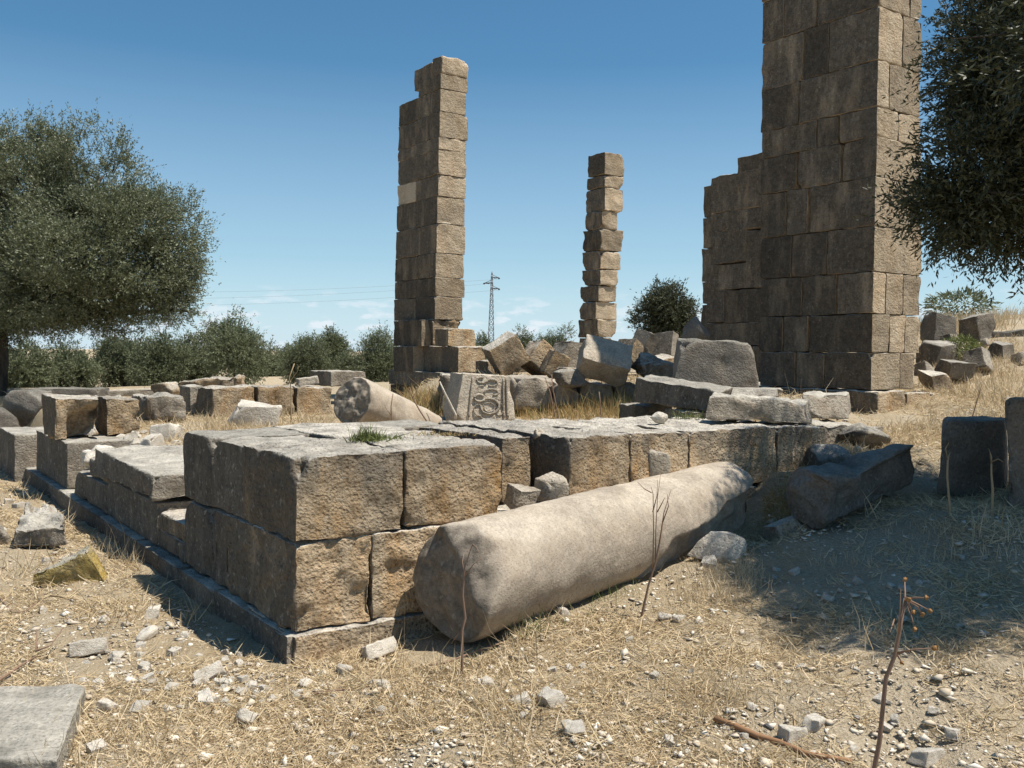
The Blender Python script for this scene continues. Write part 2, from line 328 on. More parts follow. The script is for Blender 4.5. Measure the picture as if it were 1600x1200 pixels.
M_YELLOW = stone_mat('yellow_lichen_stone', (.56, .40, .11), (.42, .34, .18), orange=(.58, .40, .07), or_amt=.8, dark_amt=.4, pale_amt=.35, top=(.5, .48, .42), top_amt=.8, left_amt=.15, bump=.9)
def plain_mat(name, cols, rough=.8, trans=0., metal=0., spec=.2):
    m, t, b = new_mat(name); geo = N(t, 'ShaderNodeNewGeometry')
    n = len(cols); c = ramp(t, geo.outputs['Random Per Island'], [(i / max(1, n - 1), k) for i, k in enumerate(cols)])
    b.inputs['Roughness'].default_value = rough; b.inputs['Metallic'].default_value = metal; b.inputs['Specular IOR Level'].default_value = spec
    t.links.new(c, b.inputs['Base Color'])
    if trans:
        tr = N(t, 'ShaderNodeBsdfTranslucent'); t.links.new(c, tr.inputs[0]); mxs = N(t, 'ShaderNodeMixShader'); mxs.inputs[0].default_value = trans
        t.links.new(b.outputs[0], mxs.inputs[1]); t.links.new(tr.outputs[0], mxs.inputs[2]); t.links.new(mxs.outputs[0], t.nodes['Material Output'].inputs[0])
    return m
M_LEAF = plain_mat('olive_leaf', [(.085, .10, .045), (.145, .165, .08), (.115, .13, .065), (.20, .215, .13), (.29, .30, .21)], .5, .18, spec=.4)
M_LEAFD = plain_mat('dark_olive_leaf', [(.045, .052, .025), (.075, .082, .04), (.06, .066, .033), (.10, .105, .065)], .5, .12, spec=.35)
M_LEAFG = plain_mat('grove_leaf', [(.105, .125, .065), (.155, .175, .095), (.13, .15, .08), (.21, .225, .14)], .6, .2)
M_STRAW = plain_mat('dry_straw', [(.64, .51, .33), (.50, .38, .22), (.72, .60, .42), (.42, .31, .17), (.66, .54, .36), (.46, .38, .22)], .8, .2)
M_BROWNGRASS = plain_mat('brown_grass', [(.50, .34, .15), (.38, .24, .10), (.58, .42, .21), (.33, .26, .11), (.30, .30, .12)], .8, .2)
M_GREEN = plain_mat('green_weed', [(.14, .17, .05), (.20, .23, .08), (.10, .13, .04), (.28, .27, .12)], .7, .2)
M_STALK = plain_mat('dry_stalk', [(.20, .125, .085), (.26, .17, .12), (.16, .10, .07)], .8)
M_STALKPALE = plain_mat('pale_stalk', [(.42, .32, .19), (.36, .26, .15)], .8)
M_SEED = plain_mat('seed_head', [(.24, .13, .05), (.20, .105, .045), (.30, .17, .07)], .9)
M_STICK = plain_mat('brown_stick', [(.25, .135, .07), (.30, .17, .09)], .8)
M_STEEL = plain_mat('galvanised_steel', [(.20, .215, .24), (.24, .255, .28)], .5, 0, .4)
M_INSUL = plain_mat('dark_insulator', [(.04, .04, .05), (.06, .06, .07)], .4)
M_CABLE = plain_mat('power_cable', [(.22, .23, .25), (.22, .23, .25)], .5)
M_CHIP = plain_mat('stone_chips', [(.68, .61, .50), (.52, .44, .33), (.76, .71, .62), (.44, .37, .28), (.62, .53, .41)], .9)
def bark_mat():
    m, t, b = new_mat('olive_bark'); tc = N(t, 'ShaderNodeTexCoord'); n = noise(t, tc.outputs['Object'], 7, 6, .65, (2, 2, .5))
    t.links.new(ramp(t, n, [(.3, (.035, .028, .022)), (.7, (.12, .10, .08))]), b.inputs['Base Color'])
    bp = N(t, 'ShaderNodeBump'); bp.inputs['Distance'].default_value = .05; t.links.new(n, bp.inputs['Height']); t.links.new(bp.outputs[0], b.inputs['Normal']); return m
M_BARK = bark_mat()
def ground_mat():
    m, t, b = new_mat('dry_ground'); tc = N(t, 'ShaderNodeTexCoord'); v = tc.outputs['Object']
    a = noise(t, v, .9, 5, .6); c = noise(t, v, 9, 6, .7); d = noise(t, v, 70, 4, .7); e = noise(t, v, 30, 3, .6, (1, .35, 1))
    col = mixc(t, ramp(t, c, [(.3, 0.), (.7, 1.)]), (.40, .31, .195), (.53, .425, .28))
    col = mixc(t, math_(t, 'MULTIPLY', ramp(t, a, [(.42, 0.), (.62, 1.)]), .6), col, (.56, .48, .36))
    col = mixc(t, ramp(t, d, [(.35, .55), (.6, 0.)]), col, (.20, .15, .085))
    vo = N(t, 'ShaderNodeTexVoronoi'); vo.inputs['Scale'].default_value = 38; t.links.new(v, vo.inputs['Vector'])
    col = mixc(t, math_(t, 'MULTIPLY', ramp(t, vo.outputs['Distance'], [(.18, 1.), (.26, 0.)]), ramp(t, c, [(.45, 0.), (.58, .8)])), col, (.58, .52, .42))
    t.links.new(col, b.inputs['Base Color'])
    bp = N(t, 'ShaderNodeBump'); bp.inputs['Strength'].default_value = .9; bp.inputs['Distance'].default_value = .03
    t.links.new(math_(t, 'ADD', d, math_(t, 'ADD', c, e)), bp.inputs['Height']); t.links.new(bp.outputs[0], b.inputs['Normal']); return m
M_GROUND = ground_mat()
# ------------------------------------------------------------------ ground sheet
def build_ground():
    th = np.radians(np.concatenate([np.linspace(-180, -50, 60, endpoint=False), np.linspace(-50, 50, 460, endpoint=False), np.linspace(50, 180, 60, endpoint=False)]))
    r = np.concatenate([[.15, .6, 1.2], np.exp(np.linspace(math.log(1.8), math.log(40), 330)), np.exp(np.linspace(math.log(43), math.log(5000), 50))])
    T, R = np.meshgrid(th, r); x = (R * np.sin(T)).ravel(); y = (R * np.cos(T)).ravel()
    z = hgt(x, y) + .012 * fbm(np.stack([x * 6, y * 6, x * 0], 1), 31, 3) * np.minimum(1, 10 / (np.hypot(x, y) + 1))
    n, k = len(r), len(th); I = np.arange(n * k).reshape(n, k); J = np.roll(I, -1, 1)
    f = np.stack([I[:-1], I[1:], J[1:], J[:-1]], -1).reshape(-1, 4)
    v = np.concatenate([np.stack([x, y, z], 1)])
    o = mesh_obj('ground', v, f[:, ::-1].copy(), M_GROUND, origin=(0, 0, 0)); tag(o, kind='structure')
    if o.data.polygons[50000].normal.z < 0: o.data.flip_normals()
build_ground()
# ------------------------------------------------------------------ podium walls
def block(name, parent, Q, ext, mat, gap=.004, **kw):
    v, f = hexa(quad_block(Q, ext, gap), **kw); return mesh_obj(name, v, f, mat, parent)
def RQ(u0, u1, z0, z1, s=0., z1b=None):   # front quad of a block facing right-front
    return [W3(u0, s, z1), W3(u1, s, z1 if z1b is None else z1b), W3(u1, s, z0), W3(u0, s, z0)]
PLR = Plane(C0, dR); PLL = Plane(C0, dL)
dR3 = np.array([*dR, 0]); dL3 = np.array([*dL, 0])
wall = thing('podium_wall', 'sunlit tan block wall of the podium running right from the near corner behind the fallen column', 'wall', W3(2, .5, 0))
top = 1.165; mid = .68; bot = .17
uA = PLR.t(632, 715); uB = PLR.t(787, 700)
kw = dict(res=.026, amp=.014, scale=9)
o = block('ashlar_block', wall, RQ(0, uA, mid, top), dL3 * .84, M_TANTOP, r=.02, chips=[(0, 0, 0, .10), (0, .12, 0, .05)], **kw)
block('ashlar_block', wall, RQ(uA, uB, mid + .005, top + .005), dL3 * .95, M_TANTOP, r=.032, chips=[(1, 0, 0, .05)], **kw)
block('ashlar_block', wall, RQ(uA + .02, uB + .1, mid + .02, top), dL3 * 1.15, M_TANTOP, gap=.006, r=.03, res=.05, amp=.012) .location += Vector(tuple(dL3 * .97))
for a, b_, s, dep, z1, z1b, r in [(785, 831, .46, 1.6, 1.155, 1.15, .02), (891, 986, .12, 1.75, 1.165, 1.165, .03), (986, 1078, .16, 1.5, 1.16, 1.15, .022), (1078, 1215, .15, 1.35, 1.155, 1.15, .018), (1216, 1292, .15, 1.25, 1.15, 1.12, .03)]:
    pl = Plane(C0 + dL * s, dR); u0 = pl.t(a, 700); u1 = pl.t(b_, 700)
    block('ashlar_block', wall, RQ(u0, u1, mid, z1, s, z1b), dL3 * dep, M_TANTOP, r=r, res=.032, amp=.018, scale=8, chips=[(0, 0, 0, .05)] if a > 830 else [])
pl = Plane(C0 + dL * .3, dR)
block('ashlar_block', wall, RQ(pl.t(1295, 680), pl.t(1392, 660), .8, 1.12, .35, 1.07), dL3 * .8, M_GREY, r=.06, res=.05, amp=.03, broken=.1)
uc = PLR.t(580, 900)
kw2 = dict(res=.026, amp=.018, scale=10)
block('ashlar_block', wall, RQ(0, uc, bot, mid), dL3 * 1.12, M_TAN, r=.016, chips=[(0, .0, 0, .05), (.5, 0, 0, .035)], **kw2)
block('ashlar_block', wall, RQ(uc, 1.5, bot, mid), dL3 * 1.0, M_TAN, r=.016, **kw2)
for u0, u1 in [(1.5, 2.3), (2.3, 3.1), (3.1, 4.0)]: block('ashlar_block', wall, RQ(u0, u1, bot, mid, .1), dL3 * 1.0, M_TAN, r=.04, res=.05, amp=.015)
for u0, u1 in [(-.02, .9), (.9, 2.0)]: block('plinth_block', wall, RQ(u0, u1, -.3, bot, -.03), dL3 * 1.1, M_TAN, r=.025, res=.035, amp=.014, scale=9)

lw = thing('podium_wall', 'shaded grey block wall of the podium receding left from the near corner above a long plinth', 'wall', W3(.3, 5, 0))
def LQ(v0, v1, z0, z1, s=0., z1b=None):   # front quad of a block facing left, v0 nearer than v1; TL is the far one
    return [W3(s, v1, z1 if z1b is None else z1b), W3(s, v0, z1), W3(s, v0, z0), W3(s, v1, z0)]
def tv(px): return PLL.t(px, 800)
v1, v2, v3 = tv(384), tv(329), tv(284)
kl = dict(res=.03, amp=.010, scale=6, gap=.009)
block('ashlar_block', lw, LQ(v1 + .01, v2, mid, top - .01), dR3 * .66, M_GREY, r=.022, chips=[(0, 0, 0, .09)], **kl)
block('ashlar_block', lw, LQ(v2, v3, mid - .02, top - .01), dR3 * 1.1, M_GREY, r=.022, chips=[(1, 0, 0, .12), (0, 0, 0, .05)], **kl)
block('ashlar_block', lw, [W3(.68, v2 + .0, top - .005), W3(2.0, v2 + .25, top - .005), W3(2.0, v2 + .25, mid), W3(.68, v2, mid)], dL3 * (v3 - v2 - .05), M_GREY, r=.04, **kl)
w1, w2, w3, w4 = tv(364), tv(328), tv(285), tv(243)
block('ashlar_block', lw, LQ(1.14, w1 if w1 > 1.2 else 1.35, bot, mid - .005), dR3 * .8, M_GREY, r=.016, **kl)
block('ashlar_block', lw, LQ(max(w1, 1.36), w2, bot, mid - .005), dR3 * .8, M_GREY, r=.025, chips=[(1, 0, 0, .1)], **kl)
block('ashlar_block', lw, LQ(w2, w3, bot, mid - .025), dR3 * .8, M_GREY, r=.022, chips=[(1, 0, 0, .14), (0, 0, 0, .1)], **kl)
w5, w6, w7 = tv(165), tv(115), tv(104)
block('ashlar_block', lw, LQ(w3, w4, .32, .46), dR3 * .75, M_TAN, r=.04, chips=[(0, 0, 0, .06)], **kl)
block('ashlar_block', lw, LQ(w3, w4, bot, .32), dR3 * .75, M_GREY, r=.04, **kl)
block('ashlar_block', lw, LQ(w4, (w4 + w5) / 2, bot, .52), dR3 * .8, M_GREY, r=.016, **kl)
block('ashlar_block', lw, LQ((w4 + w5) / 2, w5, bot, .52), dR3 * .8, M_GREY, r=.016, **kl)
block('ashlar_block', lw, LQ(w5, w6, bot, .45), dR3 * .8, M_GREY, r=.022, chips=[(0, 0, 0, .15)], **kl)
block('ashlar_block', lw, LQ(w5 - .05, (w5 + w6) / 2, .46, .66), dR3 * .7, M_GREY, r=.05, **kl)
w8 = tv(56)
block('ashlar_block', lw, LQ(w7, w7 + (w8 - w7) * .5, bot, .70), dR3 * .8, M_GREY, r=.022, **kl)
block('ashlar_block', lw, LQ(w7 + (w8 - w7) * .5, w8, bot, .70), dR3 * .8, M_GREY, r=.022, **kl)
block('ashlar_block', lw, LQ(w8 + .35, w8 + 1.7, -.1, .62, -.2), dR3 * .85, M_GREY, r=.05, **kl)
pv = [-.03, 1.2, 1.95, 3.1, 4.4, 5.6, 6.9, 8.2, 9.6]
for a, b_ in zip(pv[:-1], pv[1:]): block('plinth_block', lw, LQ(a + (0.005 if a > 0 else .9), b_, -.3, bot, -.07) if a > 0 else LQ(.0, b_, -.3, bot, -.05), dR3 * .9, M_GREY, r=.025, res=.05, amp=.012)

for k, (px_, z_, w_, lab) in enumerate([(118, .47, .26, 'small broken pale stone on the stepped ledge of the left wall, farthest'), (132, .50, .34, 'pale broken stone on the stepped ledge of the left wall, middle'), (143, .60, .22, 'upright pale chunk beside the end of the long flat slab')]):
    t_ = PLL.t(px_, 760); p_ = W3(.16, t_, z_); v, f = rock((w_, w_ * .9, w_ * .8), 640 + k, 4, 9, .12)
    tag(mesh_obj('rubble_stone', v + p_ + [0, 0, w_ * .33], f, M_WHITE), lab, 'stone')
# loose slab lying on the low part of the left wall
S0 = tv(152); S1 = tv(246)
v, f = hexa(quad_block([W3(-.04, S0, .79), W3(-.04, S1, .75), W3(-.04, S1 + .02, .55), W3(-.04, S0, .53)], dR3 * 1.05), res=.04, r=.03, amp=.02, chips=[(1, 0, 0, .06)])
tag(mesh_obj('fallen_slab', v, f, M_GREY), 'long flat grey slab lying on the low middle of the shaded left wall', 'slab')

# row of blocks across the podium, beyond the left wall
def face_block(name, label, cat, quad, plane, ext, mat, group=None, **kw):
    Q = [plane.at(*q) for q in quad]; k = dict(res=.05, r=.028, amp=.02); k.update(kw)
    v, f = hexa(quad_block(Q, ext), **k); return tag(mesh_obj(name, v, f, mat), label, cat, group)
rowp = Plane(pz(88, 688, .70), dR); GB = 'loose squared blocks lying inside the podium'
face_block('stone_block', 'squared block with a big scooped hollow in its sunlit face, standing on the left wall', 'stone block', [(84, 620), (157, 622), (158, 682), (86, 688)], rowp, dL3 * .75, M_TAN, GB, dents=[(.6, .66, 0, .30, .32)], amp=.02)
rowp2 = Plane(pz(165, 684, .68), dR)
face_block('stone_block', 'squared block with a pick-dressed rough face beside the hollowed block', 'stone block', [(164, 621), (217, 624), (218, 672), (167, 683)], rowp2, dL3 * .9, M_TAN, GB, amp=.03, scale=9)
rowp3 = Plane(pz(222, 668, .70), dR)
face_block('stone_block', 'broken rounded block with a dark face beside the pick-dressed block', 'stone block', [(226, 617), (292, 620), (291, 657), (230, 667)], rowp3, dL3 * .8, M_GREY, GB, amp=.05, r=.1, chips=[(0, 1, 0, .3)])
farp = Plane(pz(330, 653, .70), dR)
fw_ = thing('cross_wall', 'long low row of joined squared blocks crossing the podium behind the white rubble stone', 'wall', pz(420, 650, .7))
for a, b_, t1, t2 in [(331, 401, 605, 603), (402, 462, 603, 603), (463, 520, 603, 604)]:
    Q = [farp.at(a, t1), farp.at(b_, t2), farp.at(b_, 650), farp.at(a, 653)]
    v, f = hexa(quad_block(Q, dL3 * .85, .012), res=.06, r=.04, amp=.03, scale=7); mesh_obj('ashlar_block', v, f, M_TAN, fw_)
far2 = Plane(farp.o + dL * .9, dR)
face_block('stone_block', 'dark upright block end at the left end of the low cross wall', 'stone block', [(296, 604), (318, 602), (318, 648), (298, 645)], far2, dL3 * .6, M_GREY, GB)
far3 = Plane(farp.o + dL * 1.7, dR)
face_block('stone_block', 'low squared block on top of the cross wall behind the leaning column', 'stone block', [(516, 580), (572, 580), (572, 603), (517, 604)], far3, dL3 * .9, M_GREY, GB)

# ------------------------------------------------------------------ piers
def pier(name, label, D, cornerpx, base_y, courses, wR_px, mat, joints, yref, lean=None, rough_right=0., gapw=1., res=.05, r=.014, parent=None, rj=None, mats=None):
    """courses: list of (y_top, y_bot) at the corner; joints: per course pixel x list (left edge last) on the left face"""
    Cn = pd(cornerpx, base_y, D); pL = Plane(Cn, dL); pR = Plane(Cn, dR)
    root = parent or thing(name, label, 'pillar', Cn)
    for i, ((y0, y1), js) in enumerate(zip(courses, joints)):
        cx = cornerpx if lean is None else lean(.5 * (y0 + y1))
        cpt = pd(cx, .5 * (y0 + y1), D)[:2] if lean is not None else Cn[:2]
        z1 = pd(cx, y0, D)[2]; z0 = pd(cx, y1, D)[2]
        pl = Plane(cpt, dL); pr = Plane(cpt, dR)
        wr = pr.t(wR_px[i] if isinstance(wR_px, (list, tuple)) else wR_px, .5 * (y0 + y1))
        vs_ = [0.] + [pl.t(x, .5 * (y0 + y1)) for x in js]
        for k, (a, b_) in enumerate(zip(vs_[:-1], vs_[1:])):
            g = rng.uniform(.0, .03) * gapw if k else 0; jit = rng.normal(0, .003)
            us = [0.] + [pr.t(x, .5 * (y0 + y1)) for x in (rj or {}).get(i, [])] + [wr + rng.normal(0, .015)] if k == 0 else [0., wr + rng.normal(0, .03)]
            for j, (ua, ub) in enumerate(zip(us[:-1], us[1:])):
                def PP(u, v, z): q = cpt + dR * u + dL * v; return np.array([q[0], q[1], z])
                o0 = jit if j == 0 else 0
                Q = [PP(ua + o0, b_, z1), PP(ua + o0, a + g, z1), PP(ua + o0, a + g, z0), PP(ua + o0, b_, z0)]
                mm = (mats or {}).get((i, k), mat)
                v, f = hexa(quad_block(Q, dR3 * (ub - ua - o0), .006), res=res, r=r * rng.uniform(.5, 1.3), amp=.012, scale=5, chips=[(rng.choice([0, 1]), rng.choice([0, 1]), rng.choice([0, 1]), rng.uniform(.015, .05)) for _ in range(2)])
                mesh_obj('ashlar_block', v, f, mm, root)
    return root, Cn, pL, pR
tallc = [(-95, -10)] + [(-65 + 55, 8)] if False else [(-215, -140), (-140, -65), (-65, 8), (8, 92), (92, 165), (165, 212), (212, 275), (275, 352), (352, 424), (424, 490), (490, 551), (551, 610)]
tj = [[1270, 1191], [1240, 1191], [1278, 1226, 1191], [1295, 1256, 1190], [1249, 1190], [1310, 1277, 1190], [1316, 1247, 1189], [1264, 1229, 1188], [1292, 1237, 1187], [1307, 1253, 1186], [1264, 1223, 1185], [1287, 1243, 1186]]
rjt = {2: [1425], 3: [1412], 4: [1391], 5: [1405], 7: [1390], 9: [1385, 1412], 10: [1391, 1415], 11: [1407]}
tall, TC, TL, TR = pier('stone_pillar', 'tallest pillar of big squared blocks, rising out of frame beside the olive branches', 12.0, 1361, 610, tallc, [1441] * 9 + [1439, 1438, 1430], M_PIER, tj, 400, rj=rjt, gapw=1.6)
zb = pd(1361, 610, 12.0)[2]; zg = zb - .36
def TP(u, v, z): q = TC[:2] + dR * u + dL * v; return np.array([q[0], q[1], z])
for u0, u1, t in [(-.05, .62, 0), (.63, 1.25, .03), (1.27, 2.6, .06), (2.62, 4.2, .10)]:
    v, f = hexa(quad_block([TP(u0, -.14, zb - t - .003), TP(u1, -.14, zb - t - .003), TP(u1, -.14, zg - .2), TP(u0, -.14, zg - .2)], dL3 * 1.6, .008), res=.06, r=.05, amp=.02); mesh_obj('footing_block', v, f, M_TAN, tall)
v, f = hexa(quad_block([TP(-.05, 1.48, zb - .006), TP(1.3, 1.48, zb - .006), TP(1.3, 1.48, zg - .2), TP(-.05, 1.48, zg - .2)], dL3 * 1.6, .008), res=.08, r=.05, amp=.02); mesh_obj('footing_block', v, f, M_GREY, tall)

wing = thing('ruined_wall', 'lower stepped block wall in shade, set back left of the tallest pillar', 'wall', pd(1187, 600, 15.4))
Wc = pd(1187, 500, 15.4); wp = Plane(Wc, dL)
def wing_block(x0, x1, y0, y1, back=0., dep=1.3):
    p = Plane(Wc[:2] - 0 * dR + dR * back, dL); Q = [p.at(x0, y0), p.at(x1, y0), p.at(x1, y1), p.at(x0, y1)]
    z1 = .5 * (Q[0][2] + Q[1][2]); z0 = .5 * (Q[2][2] + Q[3][2])
    for k in (0, 1): Q[k][2] = z1
    for k in (2, 3): Q[k][2] = z0
    v, f = hexa(quad_block(Q, dR3 * dep, .004), res=.07, r=.018, amp=.015); mesh_obj('ashlar_block', v, f, M_PIER, wing)
for x0, x1, y0, y1 in [(1151, 1215, 240, 268), (1110, 1215, 268, 326), (1110, 1215, 326, 358), (1110, 1165, 358, 411), (1165, 1215, 358, 411), (1103, 1215, 411, 451), (1103, 1130, 451, 504), (1130, 1215, 451, 504), (1103, 1215, 504, 540), (1100, 1215, 540, 606)]: wing_block(x0, x1, y0, y1)
for x0, x1, y0, y1 in [(1099, 1112, 290, 340), (1098, 1112, 340, 388), (1096, 1112, 388, 440), (1096, 1112, 440, 475), (1095, 1112, 475, 530)]: wing_block(x0, x1, y0, y1, .25, 1.0)

lp_c = [(114, 137), (137, 173), (173, 213), (213, 232), (232, 272), (272, 306), (306, 349), (349, 395), (395, 433), (433, 463), (463, 499)]
lp_j = [[653], [670, 656, 623], [667, 622], [621], [664, 621], [649, 620], [661, 619], [655, 618], [651, 617], [648, 616], [648, 615]]
D1 = 18.0
def lp_lean(y): return 677.5 + (540 - y) * .026
lp, LC, LL, LR = pier('stone_pillar', 'square pillar of regular blocks with a stepped notched top, left of the lattice pylon', D1, 678, 540, lp_c, [730, 730, 730, 731, 729, 729, 728, 727, 726, 725, 724], M_PIER, lp_j, 300, lean=lp_lean, rough_right=.3, gapw=.5, mats={(5, 1): M_PIERPALE})
def lp_block(x0, xc, x1, y0, y1, mat=M_PIER, d=D1, nm='ashlar_block', **kw):
    c = pd(xc, .5 * (y0 + y1), d)[:2]; a = Plane(c, dL).t(x0, .5 * (y0 + y1)); b_ = Plane(c, dR).t(x1, .5 * (y0 + y1)); z1 = pd(xc, y0, d)[2]; z0 = pd(xc, y1, d)[2]
    def PP(u, v, z): q = c + dR * u + dL * v; return np.array([q[0], q[1], z])
    k = dict(res=.05, r=.018, amp=.014); k.update(kw)
    v, f = hexa(quad_block([PP(0, a, z1), PP(0, 0, z1), PP(0, 0, z0), PP(0, a, z0)], dR3 * b_, .004), **k); mesh_obj(nm, v, f, mat, lp)
lp_block(675.5, 690, 733, 85, 114, r=.05, chips=[(1, 0, 1, .1)]); 
c_ = pd(690, 100, D1)
_p2 = Plane(c_, dL).at(674.5, 115); lp_block(647, 674.5, 716, 97, 131, d=float(_p2[1]))
lp_block(659, 676, 722, 499, 541, M_TAN, amp=.05, r=.08); lp_block(614, 658.5, 700, 499, 541)
lp_block(679, 700, 744, 513, 541, M_TAN, d=17.4)
lp_block(645.5, 716, 758, 541, 582, M_TAN, d=17.2, amp=.02); lp_block(613, 645, 690, 541, 582, d=18.1)
lp_block(607, 689, 740, 582, 606, d=17.3, mat=M_GREY); lp_block(610, 690, 740, 606, 632, M_TAN, d=17.35)

for k in range(15):                               # broken core showing along the pillar's right-hand edge
    y_ = 205 + 22 * k; cpt = pd(lp_lean(y_), y_, D1)[:2]; wr = Plane(cpt, dR).t(725, y_); z_ = pd(700, y_, D1)[2]; hh = rng.uniform(.2, .34); uo = rng.uniform(.0, .10); va = rng.uniform(.08, .25)
    q = [cpt + dR * (wr - .25) + dL * va, cpt + dR * (wr + uo) + dL * va]
    v, f = hexa(np.array([[*q[0], z_ + hh / 2], [*q[1], z_ + hh / 2], [*q[1], z_ - hh / 2], [*q[0], z_ - hh / 2]] + [[*(p + dL * rng.uniform(.4, .8)), z_ + s_ * hh / 2] for p, s_ in ((q[0], 1), (q[1], 1), (q[1], -1), (q[0], -1))]), res=.05, r=.05, amp=.05, scale=6); mesh_obj('core_rubble', v, f, M_TAN, lp)
sl = thing('stone_pillar', 'slender leaning pillar of single stacked blocks, right of the lattice pylon', 'pillar', pd(935, 560, 26))
sc_ = [(236, 272, 918, 945, 977), (272, 292, 916, 945, 975), (292, 328.5, 915, 945, 974.5), (328.5, 357, 913, 940.5, 966), (357, 391, 910, 939, 974), (391, 420, 909, 938, 971), (420, 445, 909, 938, 966.6), (445, 471, 906, 935, 964), (471, 499, 905, 931, 965), (499, 527, 903, 933.5, 964), (527, 575, 904, 933, 960)]
for y0, y1, xl, xc, xr in sc_:
    ym = .5 * (y0 + y1); c = pd(xc, ym, 26)[:2]; a = Plane(c, dL).t(xl, ym); b_ = Plane(c, dR).t(xr, ym); z1 = pd(xc, y0, 26)[2]; z0 = pd(xc, y1, 26)[2]
    def PP(u, v, z): q = c + dR * u + dL * v; return np.array([q[0], q[1], z])
    v, f = hexa(quad_block([PP(0, a, z1), PP(0, 0, z1), PP(0, 0, z0), PP(0, a, z0)], dR3 * b_, .006), res=.06, r=.045, amp=.025, scale=4, chips=[(rng.choice([0, 1]), rng.choice([0, 1]), rng.choice([0, 1]), rng.uniform(.06, .18)) for _ in range(3)])
    mesh_obj('ashlar_block', v, f, M_PIER, sl)

# ------------------------------------------------------------------ columns
def column(name, label, A, B, rad, rad2, mat, cat='column', nseg=72, nlen=70, flat=None, amp=.008, end_amp=.03, cut=None, facet=None):
    A = np.asarray(A, float); B = np.asarray(B, float); L = np.linalg.norm(B - A); t = (B - A) / L
    a = np.cross(t, [0, 0, 1]); a /= np.linalg.norm(a); b = np.cross(a, t); V = []; seed = nseed()
    sx = np.concatenate([[0, .004, .012, .03, .06], np.linspace(.1, L - .1, nlen), [L - .06, L - .03, L - .012, L - .004, L]])
    ang = np.linspace(0, 2 * math.pi, nseg, endpoint=False); ca, sa = np.cos(ang), np.sin(ang)
    rings = []
    for s in sx:
        k = min(s, L - s); rr = rad + (rad2 - rad) * s / L; re = rr - .016 * max(0, 1 - k / .03) ** 2
        p = A + t * s + re * (ca[:, None] * a + sa[:, None] * b); rings.append(p)
    capA = [A + t * 0 + rad * q * (ca[:, None] * a + sa[:, None] * b) for q in np.linspace(.90, .05, 20)]
    capB = [B + rad2 * q * (ca[:, None] * a + sa[:, None] * b) for q in np.linspace(.90, .05, 20)]
    rings = capA[::-1] + rings + capB; n = len(rings)
    V = np.concatenate(rings + [[A], [B]]); P0 = V.copy()
    axisp = A + np.outer((V - A) @ t, t); rd = V - axisp; rl = np.linalg.norm(rd, axis=1); rdn = rd / np.maximum(rl, 1e-5)[:, None]
    s_ = (V - A) @ t
    V = V + rdn * (amp * fbm(V * 6, seed, 3) * np.minimum(1, rl / rad))[:, None]
    wA = np.exp(-np.maximum(s_, 0) / .36); wB = np.exp(-np.maximum(L - s_, 0) / .36); pl_ = axisp + rd
    flatp = A + (P0 - A) - np.outer((P0 - A) @ t, t)
    for wgt, sg, k in ((wA, 1, 0), (wB, -1, 40)):
        rim = smooth(.55, 1.0, rl / rad)
        e = end_amp * (fbm(flatp * 5, seed + 3 + k, 4) + .4) + rim * np.maximum(0, fbm(flatp * 3.1, seed + 11 + k, 3) + .05) * .09
        if facet and k == 0: e = e + np.maximum(0, (flatp - A) @ np.asarray(facet[:3]) - facet[3]) * 1.1
        V = V + t * (sg * np.minimum(e, .2) * wgt)[:, None]
    if cut is not None: V = cut(V, A, t, L, rd, s_)
    F_ = [[i * nseg + j, i * nseg + (j + 1) % nseg, (i + 1) * nseg + (j + 1) % nseg, (i + 1) * nseg + j] for i in range(n - 1) for j in range(nseg)]
    F_ += [[n * nseg, (j + 1) % nseg, j] for j in range(nseg)] + [[n * nseg + 1, (n - 1) * nseg + j, (n - 1) * nseg + (j + 1) % nseg] for j in range(nseg)]
    o = mesh_obj(name, V, F_, mat); 
    return tag(o, label, cat)
M_COLEND = M_COLUMN
def main_cut(V, A, t, L, rd, s_):
    # flank broken away towards the far end, on the camera side and below
    cn = np.array([t[1], -t[0], 0]); cn /= np.linalg.norm(cn); x = rd @ cn; z = rd[:, 2]; k = s_ / L
    zb = np.interp(k, [0, .46, .52, .60, 1.0], [-.6, -.34, -.16, -.03, .17]) + .035 * fbm(V * 5, 77, 3)
    push = np.maximum(0, x - (.15 + .05 * fbm(V * 7, 99, 3)))
    return V - np.outer(smooth(.0, .05, zb - z) * push * .85, cn)
cA = pd(700, 914, 5.02); cB = pd(1138, 783, 7.0)
column('fallen_column', 'large smooth pale column shaft lying on the ground against the sunlit podium wall', cA, cB, .335, .32, M_COLUMN, cut=main_cut, nlen=130, nseg=130, end_amp=.034, amp=.008, facet=(.62, -.28, .55, .13))
c2 = pd(549, 624, 11.2); c3 = pd(694, 694, 13.0)
column('broken_column', 'broken column drum half sunk and slanting inside the podium beside the carved block', c2, c3, .31, .34, M_COLUMN, amp=.012, end_amp=.05)
d1 = pd(1262, 774, 6.35); d2 = pd(1425, 722, 7.05)
def cut2(V, A, t, L, rd, s_):                      # split lengthways: a flat broken flank on the near side, a worn saddle on top
    cn = np.array([t[1], -t[0], 0]); cn /= np.linalg.norm(cn); x = rd @ cn; z = rd[:, 2]; k = s_ / L
    V = V - np.outer(np.maximum(0, x - (.15 - .13 * smooth(.15, .6, k) + .03 * fbm(V * 6, 55, 3))) * smooth(.12, .0, z - .10 * k) * .9, cn)
    V[:, 2] -= np.maximum(0, z - .10) * (.25 + .45 * np.exp(-((k - .42) / .25) ** 2)); return V
column('broken_column', 'dark weathered column piece with a worn saddle, lying in the shade of the olive tree', d1, d2, .235, .18, M_DARKG, amp=.03, end_amp=.06, cut=cut2)

